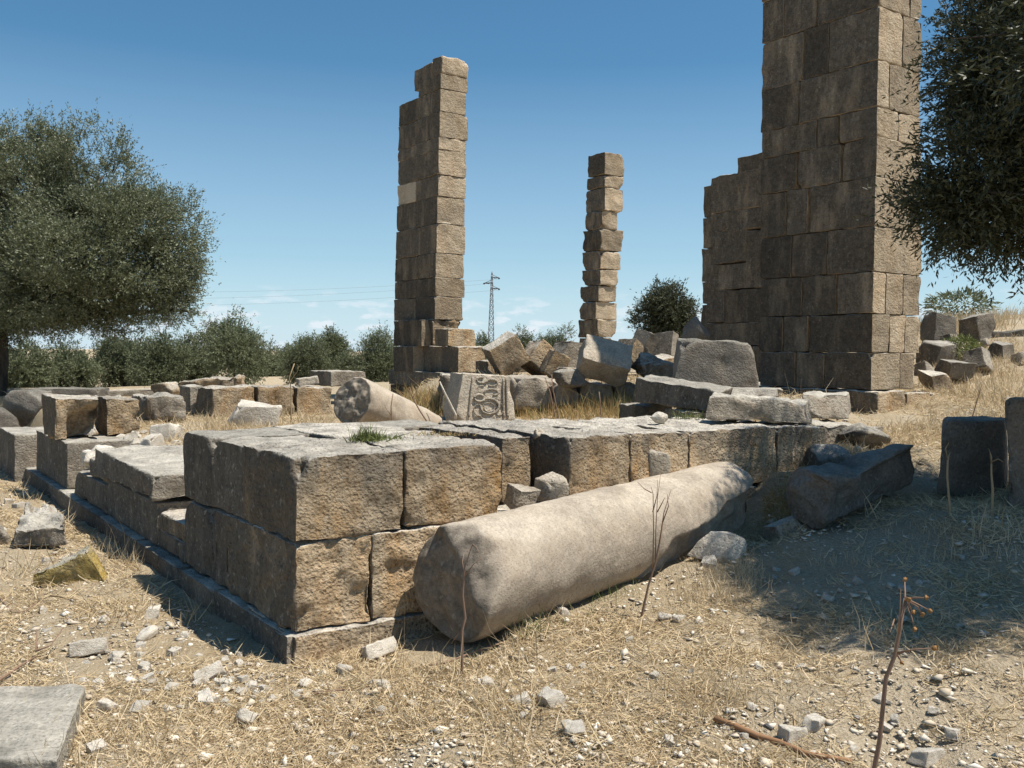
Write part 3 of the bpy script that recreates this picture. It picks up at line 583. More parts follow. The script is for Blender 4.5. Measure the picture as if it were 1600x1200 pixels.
# ------------------------------------------------------------------ inside the podium: carved block, low course, toppled blocks
cv = thing('carved_block', 'pale block carved with scrolling relief on its face, in front of the toppled blocks', 'carved block', pd(756, 658, 12.3))
cp = Plane(pd(756, 658, 12.3), (.97, .243))
Q = [cp.at(722, 583), cp.at(799, 588), cp.at(806, 657), cp.at(709, 660)]
lean = np.array([0, .12, 0]); Q[0] += lean; Q[1] += lean
v, f = hexa(quad_block(Q, (-.22, .6, 0)), res=.04, r=.02, amp=.012, chips=[(1, .3, 0, .12), (0, 1, 0, .1)]); mesh_obj('block_body', v, f, M_PALE, cv)
def on_face(px, py, out=.0):
    p = cp.at(px, py); k = (658 - py) / 72.; p = p + lean * np.clip(k, 0, 1); return p + np.array([.24, -.97, 0]) * out
mb = MB()
for k, (cx_, cy_, rx, ry, a0, a1) in enumerate([(752, 594, 9, 5, .2, 5.2), (768, 599, 10, 6, 3.4, 8.6), (752, 608, 8, 6, 0, 5.4), (768, 614, 12, 6, 2.8, 7.6), (749, 622, 9, 6, .5, 5.8), (764, 636, 17, 13, -2.2, 3.4), (764, 637, 10, 8, -2.5, 3.6), (748, 640, 9, 10, 1.2, 5.2), (779, 640, 8, 11, -2.0, 2.0), (760, 650, 12, 6, -.2, 3.3), (773, 626, 9, 4, 2.8, 6.4)]):
    tt = np.linspace(a0, a1, 16); pts = [on_face(cx_ + rx * (1 - .25 * i / 16) * math.cos(q), cy_ + ry * (1 - .25 * i / 16) * math.sin(q), .002) for i, q in enumerate(tt)]
    mb.add(*tube(pts, .013, 7, k, .013))
for a, b_ in [((738, 590), (732, 652)), ((786, 592), (787, 652)), ((791, 592), (793, 652))]:
    mb.add(*tube([on_face(*(np.array(a) * (1 - s) + np.array(b_) * s), .0) for s in np.linspace(0, 1, 14)], .018, 6, 3, .006))
mb.obj('scroll_relief', M_PALE, cv)
low = thing('foundation_course', 'low course of broken foundation blocks behind the carved block and dry grass', 'wall', pd(850, 625, 14))
lpn = Plane(pd(850, 620, 14.0), (.99, .12))
for a, b_, y0, y1, ch in [(688, 716, 584, 640, .0), (800, 868, 588, 640, .2), (866, 905, 594, 636, .16), (905, 962, 597, 632, .1), (962, 1000, 597, 632, .1)]:
    Q = [lpn.at(a, y0), lpn.at(b_, y0 + 3), lpn.at(b_, y1), lpn.at(a, y1)]
    v, f = hexa(quad_block(Q, (-.1, 1.0, 0)), res=.06, r=.06, amp=.04, chips=[(0, 0, 0, ch), (1, 0, 0, ch)] if ch else []); mesh_obj('ashlar_block', v, f, M_PALE if a > 790 else M_GREY, low)
R = math.radians
def tb(label, px, py, d, dims, rot, mat=M_TAN, name='toppled_block', cat='stone block', group='toppled blocks heaped between the pillars', **kw):
    k = dict(res=.05, r=.03, amp=.016, scale=6); k.update(kw); s = d / F
    v, f = hexa(box8(pd(px, py, d), (dims[0] * s, dims[1] * s, dims[2] * s), tuple(R(x) for x in rot)), **k)
    return tag(mesh_obj(name, v, f, mat), label, cat, group)
tb('big block tipped on its edge with a sharp raised corner, beside the notched pillar', 790, 553, 15.6, (52, 46, 48), (8, -32, 14))
tb('tilted block leaning against the big tipped block, right of it', 841, 560, 15.9, (42, 50, 42), (-6, 40, 20))
tb('small tilted block wedged low between two larger tilted blocks', 866, 570, 15.4, (30, 34, 40), (5, 28, 15))
tb('tilted block with a pale sunlit top at the back of the heap', 884, 560, 17.4, (40, 50, 34), (0, 34, 24), M_GREY)
tb('dark block lying behind the heap at the foot of the slender pillar', 898, 556, 20, (50, 40, 40), (0, 8, 30), M_GREY)
tb('tilted block with a sunlit face just right of the large boulder', 983, 552, 17, (32, 40, 34), (0, 35, 36), amp=.006, r=.02)
tb('sharp-edged leaning slab behind the heap, third from the dark round tree', 1003, 540, 18, (20, 48, 44), (10, 30, 22), M_GREY, amp=.008, r=.015)
tb('sharp-edged leaning slab behind the heap, nearest the dark round tree', 1033, 541, 19, (18, 48, 40), (-6, 20, 50), M_GREY, amp=.008, r=.015)
tb('tan block lying flat in the heap between the tilted block and the boulder', 895, 588, 15.0, (44, 40, 26), (0, 6, 20))
tb('dark block under the big tipped block at the foot of the notched pillar', 772, 575, 16.2, (46, 40, 26), (0, -4, 30))
tb('grey block lying low behind the boulder, right of the slender pillar', 968, 556, 19, (40, 36, 30), (0, 14, 40), M_GREY)
tb('tan broken block lying low between the boulder and the dark upright block', 1030, 575, 15.5, (44, 40, 34), (6, -12, 28))
tb('flat grey block behind the heap, right of the notched pillar', 830, 575, 17.5, (70, 44, 24), (0, 3, 12), M_GREY)
def rk(label, px0, px1, py0, py1, d=None, mat=M_PALE, name='rock', cat='rock', group=None, dep=.8, sink=.12, n=4, seed=None, rz=0, flat=0, noise=.07, planes=11, zbase=None):
    if d is None: p = hit(.5 * (px0 + px1), py1 - .12 * (py1 - py0)); d = p[1]
    w = (px1 - px0) * d / F; h = (py1 - py0) * d / F
    c = pd(.5 * (px0 + px1), .5 * (py0 + py1), d + w * dep * .25); w *= 1.03
    if planes <= 8:                              # squarish broken stone: a skewed, chipped box
        sd0 = nseed() if seed is None else seed; rg = np.random.default_rng(sd0); P = box8((0, 0, 0), (1, 1, 1), (R(rg.uniform(-16, 16)), R(rg.uniform(-18, 18)), R(rg.uniform(10, 50))), .12) + rg.normal(0, .09, (8, 3))
        P = (P - (P.min(0) + P.max(0)) / 2) / (P.max(0) - P.min(0)) * np.array([w, w * dep, h * (1 + sink)])
        v, f = hexa(P, res=max(.022, .0042 * d), r=.06 * min(w, h), amp=.05 * min(w, h), scale=1.6 / min(w, h), chips=[(rg.choice([0, 1]), rg.choice([0, 0, 1]), rg.choice([0, 1]), .22 * min(w, h)) for _ in range(3)], seed=sd0)
        v = v - (v.min(0) + v.max(0)) / 2
    else: v, f = rock((w, w * dep, h * (1 + sink)), seed, n, planes, noise, flat)
    c = c - np.array([0, 0, h * sink * .5])
    return tag(mesh_obj(name, v + c, f, mat), label, cat, group)
tb('large pale boulder with a smooth sloping sunlit top, in front of the slender pillar', 944, 563, 14.0, (78, 56, 46), (48, 14, 4), M_PALE, 'boulder', 'boulder', None, amp=.022, r=.05)
rk('rough grey lichen-covered boulder at the right of the heap', 985, 1052, 550, 600, 14.0, M_GREY, 'boulder', 'boulder', noise=.16, n=5)
rk('low pointed rock lying in front of the large pale boulder', 864, 918, 576, 604, 13.8, M_GREY)
ub = Plane(pd(1120, 612, 11.2), dR * .9 + dL * -.42)
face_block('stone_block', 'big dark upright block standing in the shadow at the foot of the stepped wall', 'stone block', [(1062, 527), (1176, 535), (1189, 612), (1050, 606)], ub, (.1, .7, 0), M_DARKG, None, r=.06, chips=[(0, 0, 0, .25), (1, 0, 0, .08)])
rk('dark leaning rock behind the big upright block in the shadow', 1064, 1112, 495, 545, 12.6, M_DARKG)
s1 = [pd(993, 590, 10.6), pd(1128, 612, 9.4), pd(1118, 645, 9.4), pd(990, 628, 10.6)]
v, f = hexa(quad_block(s1, (.35, .85, .02)), res=.05, r=.03, amp=.02, chips=[(1, 1, 0, .1)])
tag(mesh_obj('fallen_slab', v, f, M_GREY), 'thick slab tilted up at its left end beyond the podium wall top', 'slab', 'thick slabs lying along the podium top')
for (px_, py_, d_), (w_, dp_) in (((1112, 640, 9.75), (.75, .7)), ((1012, 632, 11.0), (.5, .5))):
    p_ = pd(px_, py_, d_); v, f = hexa(box8((p_[0], p_[1] + .2, .5 * (p_[2] + .5)), (w_, dp_, p_[2] - .5), (0, 0, .3)), res=.06, r=.04, amp=.03)
    tag(mesh_obj('support_stone', v, f, M_GREY), 'squat dark stone propping the raised left end of the tilted slab' if d_ > 10 else 'squat stone under the low right end of the tilted slab', 'stone block')
s2 = [pd(1101, 622, 7.75), pd(1186, 632, 7.6), pd(1184, 668, 7.55), pd(1096, 650, 7.8)]
v, f = hexa(quad_block([pd(1105, 617, 7.75), pd(1262, 630, 7.85), pd(1266, 666, 7.8), pd(1098, 657, 7.7)], (.22, .62, 0)), res=.035, r=.05, amp=.03, chips=[(1, 0, 0, .12), (.55, 1, 0, .06)], gouge=.05)
tag(mesh_obj('fallen_slab', v, f, M_GREY), 'thick slab with a cracked rough end resting on the front edge of the podium wall top', 'slab', 'thick slabs lying along the podium top')
v, f = hexa(quad_block([pd(1250, 615, 8.8), pd(1326, 615, 9.0), pd(1327, 655, 8.9), pd(1252, 656, 8.7)], (.3, .75, 0)), res=.04, r=.05, amp=.03, chips=[(0, 1, 0, .15)])
tag(mesh_obj('stone_block', v, f, M_GREY), 'low grey block between the cracked slab and the footing of the tallest pillar', 'stone block')
v, f = hexa(quad_block([pd(1112, 606, 10.4), pd(1215, 608, 10.4), pd(1215, 620, 10.3), pd(1112, 616, 10.3)], (.2, .5, 0)), res=.05, r=.02, amp=.01)
tag(mesh_obj('stone_block', v, f, M_GREY), 'thin flat block with a small stone on it, behind the two thick slabs', 'stone block')
v, f = rock((.16, .13, .10), 77, 4, 9, .12); p_ = pz(1029, 659, 1.165)
tag(mesh_obj('stone', v + p_ + [0, 0, .035], f, M_WHITE), 'white lumpy stone sitting alone on the podium wall top', 'stone')
rk('small round stone on the thin flat block under the stepped wall', 1212, 1223, 606, 613, 10.5, M_PALE, 'stone', 'stone', n=3)
rk('big white irregular rubble stone alone on the podium floor by the cross wall', 350, 443, 624, 672, None, M_WHITE, 'rubble_stone', 'rock', n=5, planes=8, seed=4242)

# far left, behind the row of blocks
rk('dark pointed rock in shade at the foot of the left olive trunk', 12, 80, 608, 665, 15.5, M_DARKG)
rk('low dark rock at the left frame edge under the olive tree', -25, 30, 634, 690, 15.0, M_DARKG)
tb('long dark block in tree shade behind the hollowed block', 108, 620, 17, (105, 60, 28), (0, 0, 8), M_DARKG, 'stone_block', group=None)
tb('pale flat slab behind the pick-dressed block', 210, 613, 17.5, (70, 50, 10), (0, -2, 10), M_PALE, 'stone_slab', 'slab', None, r=.03)
rk('rounded rock behind the left end of the cross wall under the grove', 238, 284, 596, 622, 17, M_TAN)
tb('long low slab with a bulging top behind the cross wall', 332, 600, 15.8, (88, 60, 16), (0, -6, 8), M_TAN, 'stone_slab', 'slab', None, r=.1, amp=.06)
tb('small pale carved fragment lying on the cross wall', 480, 595, 15.0, (32, 24, 12), (0, -8, 20), M_PALE, 'stone_fragment', 'stone', None)

# right slope and shade
rb = 'blocks scattered on the grassy slope behind the tallest pillar'
for lab, a, b_, y0, y1, d, mat, dep in [
    ('dark block tipped on its corner at the foot of the grassy slope', 1437, 1494, 485, 540, 17.0, M_DARKG, .8),
    ('large grey boulder with a pale top on the grassy slope', 1494, 1556, 486, 532, 18.5, M_GREY, .8),
    ('low grey rock between the tipped dark block and the boulder', 1462, 1506, 521, 545, 16.8, M_GREY, .8),
    ('pale grey flat-topped block tilted right beside the pillar', 1432, 1496, 530, 570, 15.4, M_GREY, .7),
    ('squat rounded block below the green bush', 1499, 1562, 540, 584, 14.6, M_GREY, .8),
    ('grey block tucked behind the squat rounded block', 1542, 1586, 532, 566, 15.8, M_GREY, .8),
    ('sloping grey block lying in front of the green bush', 1456, 1518, 559, 594, 14.2, M_GREY, .8),
    ('small grey block against the side of the tallest pillar', 1428, 1460, 563, 586, 14.2, M_GREY, .8),
    ('tan rock with a broken sunlit end on the pillar footing', 1435, 1490, 578, 609, 13.2, M_TAN, .7),
    ('small white stone on top of the slope blocks', 1530, 1548, 527, 542, 16.0, M_PALE, .8),
    ('tan rock at the right frame edge on the slope', 1579, 1625, 547, 580, 14.8, M_TAN, .8)]:
    rk(lab, a, b_, y0, y1, d, mat, 'slope_block', 'stone block', rb, dep, planes=7, flat=.7)
v, f = hexa(box8(pd(1600, 530, 19.5), (1.6, .7, .42), (0, R(-4), R(-8))), res=.07, r=.06, amp=.03)
tag(mesh_obj('stone_slab', v, f, M_DARKG), 'long dark low slab across the slope at the right frame edge', 'slab')
ubp = Plane(pd(1515, 778, 6.95), (.985, .17))
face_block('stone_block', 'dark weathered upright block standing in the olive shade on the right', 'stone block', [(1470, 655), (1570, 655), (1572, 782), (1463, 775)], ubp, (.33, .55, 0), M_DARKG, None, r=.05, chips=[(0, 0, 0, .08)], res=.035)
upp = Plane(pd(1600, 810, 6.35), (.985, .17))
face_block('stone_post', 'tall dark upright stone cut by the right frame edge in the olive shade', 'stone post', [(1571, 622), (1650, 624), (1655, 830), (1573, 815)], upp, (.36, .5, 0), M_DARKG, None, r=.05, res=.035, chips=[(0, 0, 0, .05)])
rk('broken grey rock in dappled light between the wall end and the dark column piece', 1262, 1335, 694, 740, 7.5, M_GREY)
rk('low ridged rock half buried in the dry grass at the end of the podium wall', 1310, 1392, 660, 702, 8.2, M_GREY)
rk('pale angular rock in shade in front of the dark column piece', 1192, 1266, 804, 860, 6.45, M_PALE, n=5, planes=7)
rk('smaller pale rock touching the right of the angular shaded rock', 1258, 1292, 812, 846, 6.5, M_PALE)
rk('sunlit angular rock at the broken far end of the smooth fallen column', 1072, 1168, 826, 886, 6.05, M_WHITE, n=5, planes=8)
rk('pale angular rubble stone in the gap between wall block and column, left of a pair', 786, 846, 752, 800, 5.95, M_PALE, n=5, planes=8)
rk('angular many-sided stone in the gap between wall block and column, right of a pair', 832, 890, 736, 782, 6.1, M_PALE, n=5, planes=8)
rk('thin upright shard leaning on the podium wall above the fallen column', 1012, 1048, 702, 752, 6.55, M_PALE, 'stone_shard', 'stone', dep=.3)
v, f = rock((.09, .06, .08), 83, 4, 8, .08); p_ = pz(843, 680, 1.15)
tag(mesh_obj('stone_shard', v + p_ + [0, 0, .01], f, M_PALE), 'little shard stuck at the top of a joint in the podium wall', 'stone')
def ground_block(name, label, cat, quad, back, mat, **kw):
    d = hit(*quad[3])[1]; Q = [pd(*q, d) for q in quad] + [pd(*q, d + dz) for q, dz in back]; k = dict(res=.02, r=.03, amp=.03, scale=6); k.update(kw)
    v, f = hexa(np.array(Q), **k); return tag(mesh_obj(name, v, f, mat), label, cat)
ground_block('rock', 'flat weathered grey rock beside the left wall shadow', 'rock', [(20, 828), (104, 824), (102, 850), (16, 860)], [((44, 785), .7), ((92, 787), .65), ((96, 832), .65), ((40, 838), .7)], M_GREY, chips=[(0, 0, 0, .08)])
rk('low grey rock cut by the left frame edge', -22, 16, 812, 856, None, M_GREY)
ground_block('rock', 'yellow lichen-covered wedge of rock on the dry grass at left', 'rock', [(52, 897), (134, 858), (168, 914), (48, 918)], [((62, 892), .2), ((140, 850), .22), ((172, 900), .25), ((60, 910), .2)], M_YELLOW, amp=.02)
# foreground slab at the lower left
c = [hit(-60, 1108), hit(134, 1096), hit(92, 1225), hit(-90, 1225)]
tops = [ground(p, .10) for p in c]
P = [tops[0], tops[1], ground(c[1], -.06), ground(c[0], -.06), tops[3], tops[2], ground(c[2], -.06), ground(c[3], -.06)]
v, f = hexa(P, res=.03, r=.025, amp=.012, chips=[(1, 0, 0, .05)])
tag(mesh_obj('stone_slab', v, f, M_SLAB), 'smooth flat grey slab in the lower left corner', 'slab')
sp_ = pd(57, 1157, hit(57, 1168)[1]); v, f = rock((.085, .07, .06), 5, 4); tag(mesh_obj('stone', v + np.array([sp_[0], sp_[1], sp_[2] + .06]), f, M_PALE), 'small tan stone lying on the smooth grey slab', 'stone')

# ------------------------------------------------------------------ loose stones on the ground
lib = [mesh_obj('stone', *rock((1, .8, .62), 900 + k, 3, 9, .08), M_WHITE, origin=(0, 0, 0)) for k in range(10)]
for k in range(8):
    rg0 = np.random.default_rng(400 + k); P0_ = box8((0, 0, 0), (1, .75, .55), (R(rg0.uniform(-20, 20)), R(rg0.uniform(-20, 20)), 0), .15) + rg0.normal(0, .08, (8, 3))
    lib.append(mesh_obj('stone', *hexa(P0_, res=.09, r=.07, amp=.035, scale=4, chips=[(rg0.choice([0, 1]), rg0.choice([0, 1]), rg0.choice([0, 1]), .25) for _ in range(3)], seed=500 + k), M_WHITE, origin=(0, 0, 0)))
libm = [o.data for o in lib]
for o in lib: bpy.data.objects.remove(o)
def small_stone(px, py, wpx, label, group, hf=.62):
    p = hit(px, py); s = 1.08 * wpx * p[1] / F; o = bpy.data.objects.new('stone', libm[random.choice([0, 3, 5, 7] + list(range(10, 18)) * 2)]); COL.objects.link(o)
    o.location = (p[0], p[1], float(hgt(p[0], p[1])[0]) + s * hf * .28); o.scale = (s, s * random.uniform(.8, 1.1), s * random.uniform(.75, 1.15) * hf / .62)
    o.rotation_euler = (random.uniform(-.3, .3), random.uniform(-.3, .3), random.uniform(0, 6.28)); return tag(o, label, 'stone', group)
big = [(590, 1026, 52, 'chunky white stone at the foot of the lit corner plinth'), (326, 1060, 40, 'largest white stone at the edge of the corner shadow'), (228, 998, 36, 'pale flat stone at the shadow edge near the left wall'),
       (140, 1020, 46, 'grey-white lumpy stone in the left stone scatter'), (182, 1030, 28, 'round white stone right of the grey-white lumpy stone'), (270, 1078, 24, 'white stone just left of the corner shadow pile'), (322, 1098, 32, 'pointed stone below the corner shadow pile'),
       (384, 1126, 36, 'lone white stone in the grass below the corner shadow pile'), (538, 1052, 32, 'upright white stone in front of the lit plinth'), (592, 1074, 30, 'egg-shaped pale stone in the foreground grass'), (478, 1072, 26, 'flat pale stone left of the egg-shaped stone'),
       (110, 1090, 36, 'tan stone just above the smooth grey slab'), (150, 1176, 30, 'grey stone right of the smooth grey slab'), (168, 1110, 30, 'cream stone above right of the smooth grey slab'), (220, 1110, 30, 'flat white stone with a twig beside it in the left scatter'),
       (756, 1070, 22, 'small dark upright stone in the central foreground'), (860, 1100, 44, 'grey rounded stone in the central foreground grass'), (816, 1098, 30, 'grey stone left of the rounded foreground stone'), (896, 1146, 34, 'white stone in the lower middle foreground'),
       (880, 962, 22, 'small white stone beside the smooth column flank'), (1040, 968, 22, 'pale stone near the branching dry stalk'), (1062, 970, 20, 'second pale stone by the branching dry stalk'), (1240, 1154, 42, 'flat pale stone behind the brown stick'),
       (1272, 1136, 38, 'oblong grey stone beside the brown stick'), (1490, 1150, 24, 'white stone in the lower right corner group'), (1450, 1190, 40, 'pale stone at the bottom frame edge right of the thistle'), (1110, 885, 26, 'flat shard at the base of the sunlit angular rock'),
       (240, 965, 30, 'pale stone inside the left wall shadow'), (350, 1070, 22, 'white stone right of the largest shadow-edge stone'), (205, 690, 26, 'white flat stone on the podium floor behind the long slab'), (260, 688, 44, 'white rubble patch stone on the podium floor'), (236, 700, 34, 'pale rubble stone near the long slab')]
for px, py, w, lab in big: small_stone(px, py, w, lab, 'larger loose stones on the dry ground')
zones = [('small white stone of the scatter below the corner shadow', 'stones scattered below the corner', [(200, 1010), (260, 1050), (480, 1060), (620, 1070), (560, 1090), (230, 1120)], 84, (6, 20)),
         ('small white stone in the rubble inside the corner shadow', 'rubble in the corner shadow', [(230, 950), (300, 1000), (420, 1040), (310, 1050), (250, 1010)], 18, (8, 20)),
         ('small pale stone in the left foreground scatter', 'stones of the left foreground', [(60, 950), (240, 960), (260, 1080), (80, 1080)], 40, (7, 20)),
         ('small pale stone in the dry grass of the central foreground', 'stones of the central foreground', [(560, 1080), (1000, 990), (1150, 1060), (1100, 1195), (480, 1195)], 44, (7, 20)),
         ('small pale stone in the dry grass of the right foreground', 'stones of the right foreground', [(1130, 1040), (1600, 1050), (1600, 1198), (1120, 1198)], 46, (6, 18)),
         ('small stone lying in the shade of the right olive tree', 'stones in the olive shade', [(1180, 880), (1580, 870), (1590, 1000), (1250, 980)], 34, (7, 20)),
         ('small pale stone on the grassy ground in front of the pillar footing', 'stones before the pillar footing', [(1250, 720), (1300, 690), (1480, 660), (1590, 620), (1560, 650), (1320, 710)], 16, (6, 14)),
         ('small white stone among the rubble of the podium floor', 'rubble on the podium floor', [(180, 672), (290, 680), (284, 700), (190, 700)], 14, (9, 22)),
         ('small pale stone by the left frame edge beside the wall shadow', 'stones beside the left wall', [(5, 740), (60, 775), (170, 880), (110, 910), (0, 840)], 12, (8, 20))]
def in_poly(x, y, poly):
    c = False; n = len(poly)
    for i in range(n):
        x0, y0 = poly[i]; x1, y1 = poly[i - 1]
        if (y0 > y) != (y1 > y) and x < (x1 - x0) * (y - y0) / (y1 - y0) + x0: c = not c
    return c
for lab, grp, poly, n, (w0, w1) in zones:
    k = 0
    xs = [p[0] for p in poly]; ys = [p[1] for p in poly]
    while k < n:
        x, y = random.uniform(min(xs), max(xs)), random.uniform(min(ys), max(ys))
        if in_poly(x, y, poly): small_stone(x, y, w0 + (w1 - w0) * random.random() ** 2, lab, grp); k += 1

# ------------------------------------------------------------------ dry grass and chips
FOOT = []                                        # blocked footprints (u0,u1,v0,v1)
def free(x, y, ):
    u, v = uv(x, y)
    wallR = (v > -.05) & (v < 2.1) & (u > -.05) & (u < 4.6); wallL = (u > -.15) & (u < .85) & (v > -.05) & (v < 10)
    t = np.clip(((x - cA[0]) * (cB[0] - cA[0]) + (y - cA[1]) * (cB[1] - cA[1])) / ((cB[0] - cA[0]) ** 2 + (cB[1] - cA[1]) ** 2), 0, 1)
    dc = np.hypot(x - cA[0] - t * (cB[0] - cA[0]), y - cA[1] - t * (cB[1] - cA[1]))
    return ~(wallR | wallL | (dc < .27))
def scatter(n, r0, r1, a0=-36, a1=36, power=1.0, seed=1):
    rg = np.random.default_rng(seed); th = np.radians(rg.uniform(a0, a1, n)); r = r0 * (r1 / r0) ** (rg.uniform(0, 1, n) ** power)
    return r * np.sin(th), r * np.cos(th)
def blades(name, x, y, L, w, tilt, mat, seed, clump=0., parent=None, bend=.3, z=None):
    rg = np.random.default_rng(seed); n = len(x); z = hgt(x, y) if z is None else z
    az = rg.uniform(0, 2 * math.pi, n); el = np.clip(rg.normal(tilt[0], tilt[1], n), .04, 1.5)
    d = np.stack([np.cos(az) * np.cos(el), np.sin(az) * np.cos(el), np.sin(el)], 1); L = L * rg.lognormal(0, .4, n)
    sd_ = np.stack([-np.sin(az), np.cos(az), 0 * az], 1); sd_ = sd_ * np.cos(az * 3)[:, None] + np.cross(d, sd_) * np.sin(az * 3)[:, None]
    w = w * rg.uniform(.6, 1.4, n); b = np.stack([x, y, z + rg.uniform(0, .012, n)], 1)
    m = b + d * (L * .55)[:, None]; d2 = d + rg.normal(0, bend, (n, 3)); d2[:, 2] = np.maximum(d2[:, 2], .0); t_ = m + d2 * (L * .45)[:, None]
    V = np.stack([b - sd_ * w[:, None] / 2, b + sd_ * w[:, None] / 2, m + sd_ * w[:, None] * .4, m - sd_ * w[:, None] * .4, t_], 1).reshape(-1, 3)
    i = np.arange(n)[:, None] * 5
    f = np.concatenate([i + np.array([0, 1, 2]), i + np.array([0, 2, 3]), i + np.array([3, 2, 4])], 0)
    return mesh_obj(name, V, f, mat, parent, origin=(0, 0, 0) if parent is None else None, smooth_=False)
def patch_mask(x, y, seed, s=1.2): return fbm(np.stack([x * s, y * s, x * 0 + seed], 1), seed, 3)
x, y = scatter(330000, 2.6, 16, -38, 38, 1.0, 1); pm = patch_mask(x, y, 3) + .5 * patch_mask(x, y, 5, 4.); k = free(x, y) & (rng.uniform(-.45, .7, len(x)) < pm); x, y = x[k], y[k]
r_ = np.hypot(x, y)
tag(blades('dry_grass', x, y, .042 + .004 * r_, .0026 + .0004 * r_, (.25, .3), M_STRAW, 2), kind='stuff', label='short trampled straw covering the foreground')
x, y = scatter(36000, 2.8, 22, -38, 38, .8, 11); pm = patch_mask(x, y, 8, 1.6); k = free(x, y) & (pm > .62); x, y = x[k], y[k]; r_ = np.hypot(x, y)
tag(blades('dry_grass', x, y, .12 + .003 * r_, .003 + .0004 * r_, (1.0, .3), M_STRAW, 12), kind='stuff', label='standing tufts of dry straw')
x, y = scatter(70000, .8, 12, -80, 80, .8, 14); pm = patch_mask(x, y, 3); k = free(x, y) & (rng.uniform(-.55, .6, len(x)) < pm) & ((np.abs(np.degrees(np.arctan2(x, y))) > 37) | (np.hypot(x, y) < 2.7)); x, y = x[k], y[k]; r_ = np.hypot(x, y)
tag(blades('dry_grass', x, y, .05 + .004 * r_, .003 + .0005 * r_, (.3, .3), M_STRAW, 15), kind='stuff', label='trampled straw beside the frame')
def px_blades(poly, n, L, w, tilt, mat, seed, label):
    xs = [p[0] for p in poly]; ys = [p[1] for p in poly]; pts = []; rg = random.Random(seed)
    while len(pts) < n // 12:
        a, b_ = rg.uniform(min(xs), max(xs)), rg.uniform(min(ys), max(ys))
        if in_poly(a, b_, poly): pts.append(hit(a, b_)[:2])
    p = np.repeat(np.array(pts), 12, 0); r = np.hypot(p[:, 0], p[:, 1])[:, None]; p = p + np.random.default_rng(seed).normal(0, .012, p.shape) * r * .7
    k = free(p[:, 0], p[:, 1]); p = p[k]
    tag(blades('dry_grass', p[:, 0], p[:, 1], L, w, tilt, mat, seed), kind='stuff', label=label)
px_blades([(1090, 890), (1180, 880), (1190, 930), (1110, 960), (1040, 930)], 800, .07, .003, (1.1, .3), M_STRAW, 21, 'straw tuft before the sunlit angular rock')
px_blades([(1180, 730), (1290, 690), (1250, 800), (1190, 830)], 1500, .07, .004, (1.0, .3), M_BROWNGRASS, 22, 'brown grass at the end of the podium wall')
px_blades([(800, 628), (990, 618), (1010, 655), (800, 660)], 4200, .16, .008, (1.1, .3), M_BROWNGRASS, 23, 'brown grass inside the podium')
px_blades([(1440, 540), (1600, 500), (1600, 485), (1450, 490)], 4200, .22, .012, (1.2, .2), M_STRAW, 24, 'straw on the slope crest')
px_blades([(1300, 690), (1600, 615), (1600, 650), (1460, 690), (1330, 720)], 3200, .06, .006, (1.0, .3), M_STRAW, 25, 'straw before the pillar footing')
px_blades([(1425, 560), (1600, 520), (1600, 640), (1450, 615)], 4200, .10, .008, (1.0, .35), M_STRAW, 33, 'straw over the slope')
px_blades([(610, 625), (700, 625), (700, 655), (660, 655)], 1400, .2, .008, (1.1, .3), M_BROWNGRASS, 26, 'grass at the pillar foot')
px_blades([(300, 640), (520, 645), (520, 665), (300, 690)], 2600, .09, .006, (1.0, .3), M_STRAW, 27, 'straw on the podium floor')
px_blades([(700, 1010), (850, 965), (990, 908), (1000, 925), (850, 985), (730, 1035)], 500, .09, .003, (1.0, .35), M_GREEN, 28, 'greenish grass along the fallen column')
px_blades([(1250, 850), (1600, 800), (1600, 880), (1280, 890)], 500, .07, .003, (1.15, .25), M_STRAW, 29, 'thin straw in the olive shade')
px_blades([(1010, 1080), (1150, 1040), (1200, 1110), (1060, 1130)], 500, .06, .003, (1.1, .3), M_STRAW, 30, 'straw tuft in the right foreground')
px_blades([(240, 860), (290, 900), (200, 890), (150, 850)], 500, .12, .003, (1.1, .3), M_STRAW, 31, 'straw at the edge of the left wall shadow')
def chips():
    x, y = scatter(95000, 2.7, 14, -37, 37, 1.0, 41); pm = .55 * patch_mask(x, y, 44, .9) + .3 * patch_mask(x, y, 46, 3.); k = free(x, y) & (rng.uniform(-.7, .8, len(x)) < pm); x, y = x[k], y[k]; n = len(x); rg = np.random.default_rng(5)
    s = rg.lognormal(math.log(.0078), .6, n); s = np.minimum(s, .04); z = hgt(x, y)
    base = np.array([[1, 0, 0], [0, 1, 0], [-1, 0, 0], [0, -1, 0], [0, 0, 1], [0, 0, -1]], float)
    V = base[None] * rg.uniform(.6, 1.3, (n, 6, 1)) + rg.normal(0, .3, (n, 6, 3)); V *= np.stack([np.ones(n), rg.uniform(.6, 1, n), rg.uniform(.22, .55, n)], 1)[:, None, :] * s[:, None, None]
    a = rg.uniform(0, 6.28, n); ca, sa = np.cos(a)[:, None], np.sin(a)[:, None]; X = V[..., 0] * ca - V[..., 1] * sa; Y = V[..., 0] * sa + V[..., 1] * ca
    V = np.stack([X + x[:, None], Y + y[:, None], V[..., 2] + (z + s * .3)[:, None]], -1).reshape(-1, 3)
    fb = np.array([[0, 1, 4], [1, 2, 4], [2, 3, 4], [3, 0, 4], [1, 0, 5], [2, 1, 5], [3, 2, 5], [0, 3, 5]]); f = (np.arange(n)[:, None, None] * 6 + fb[None]).reshape(-1, 3)
    tag(mesh_obj('gravel', V, f, M_CHIP, origin=(0, 0, 0), smooth_=False), kind='stuff', label='pale stone chips over the ground')
chips()
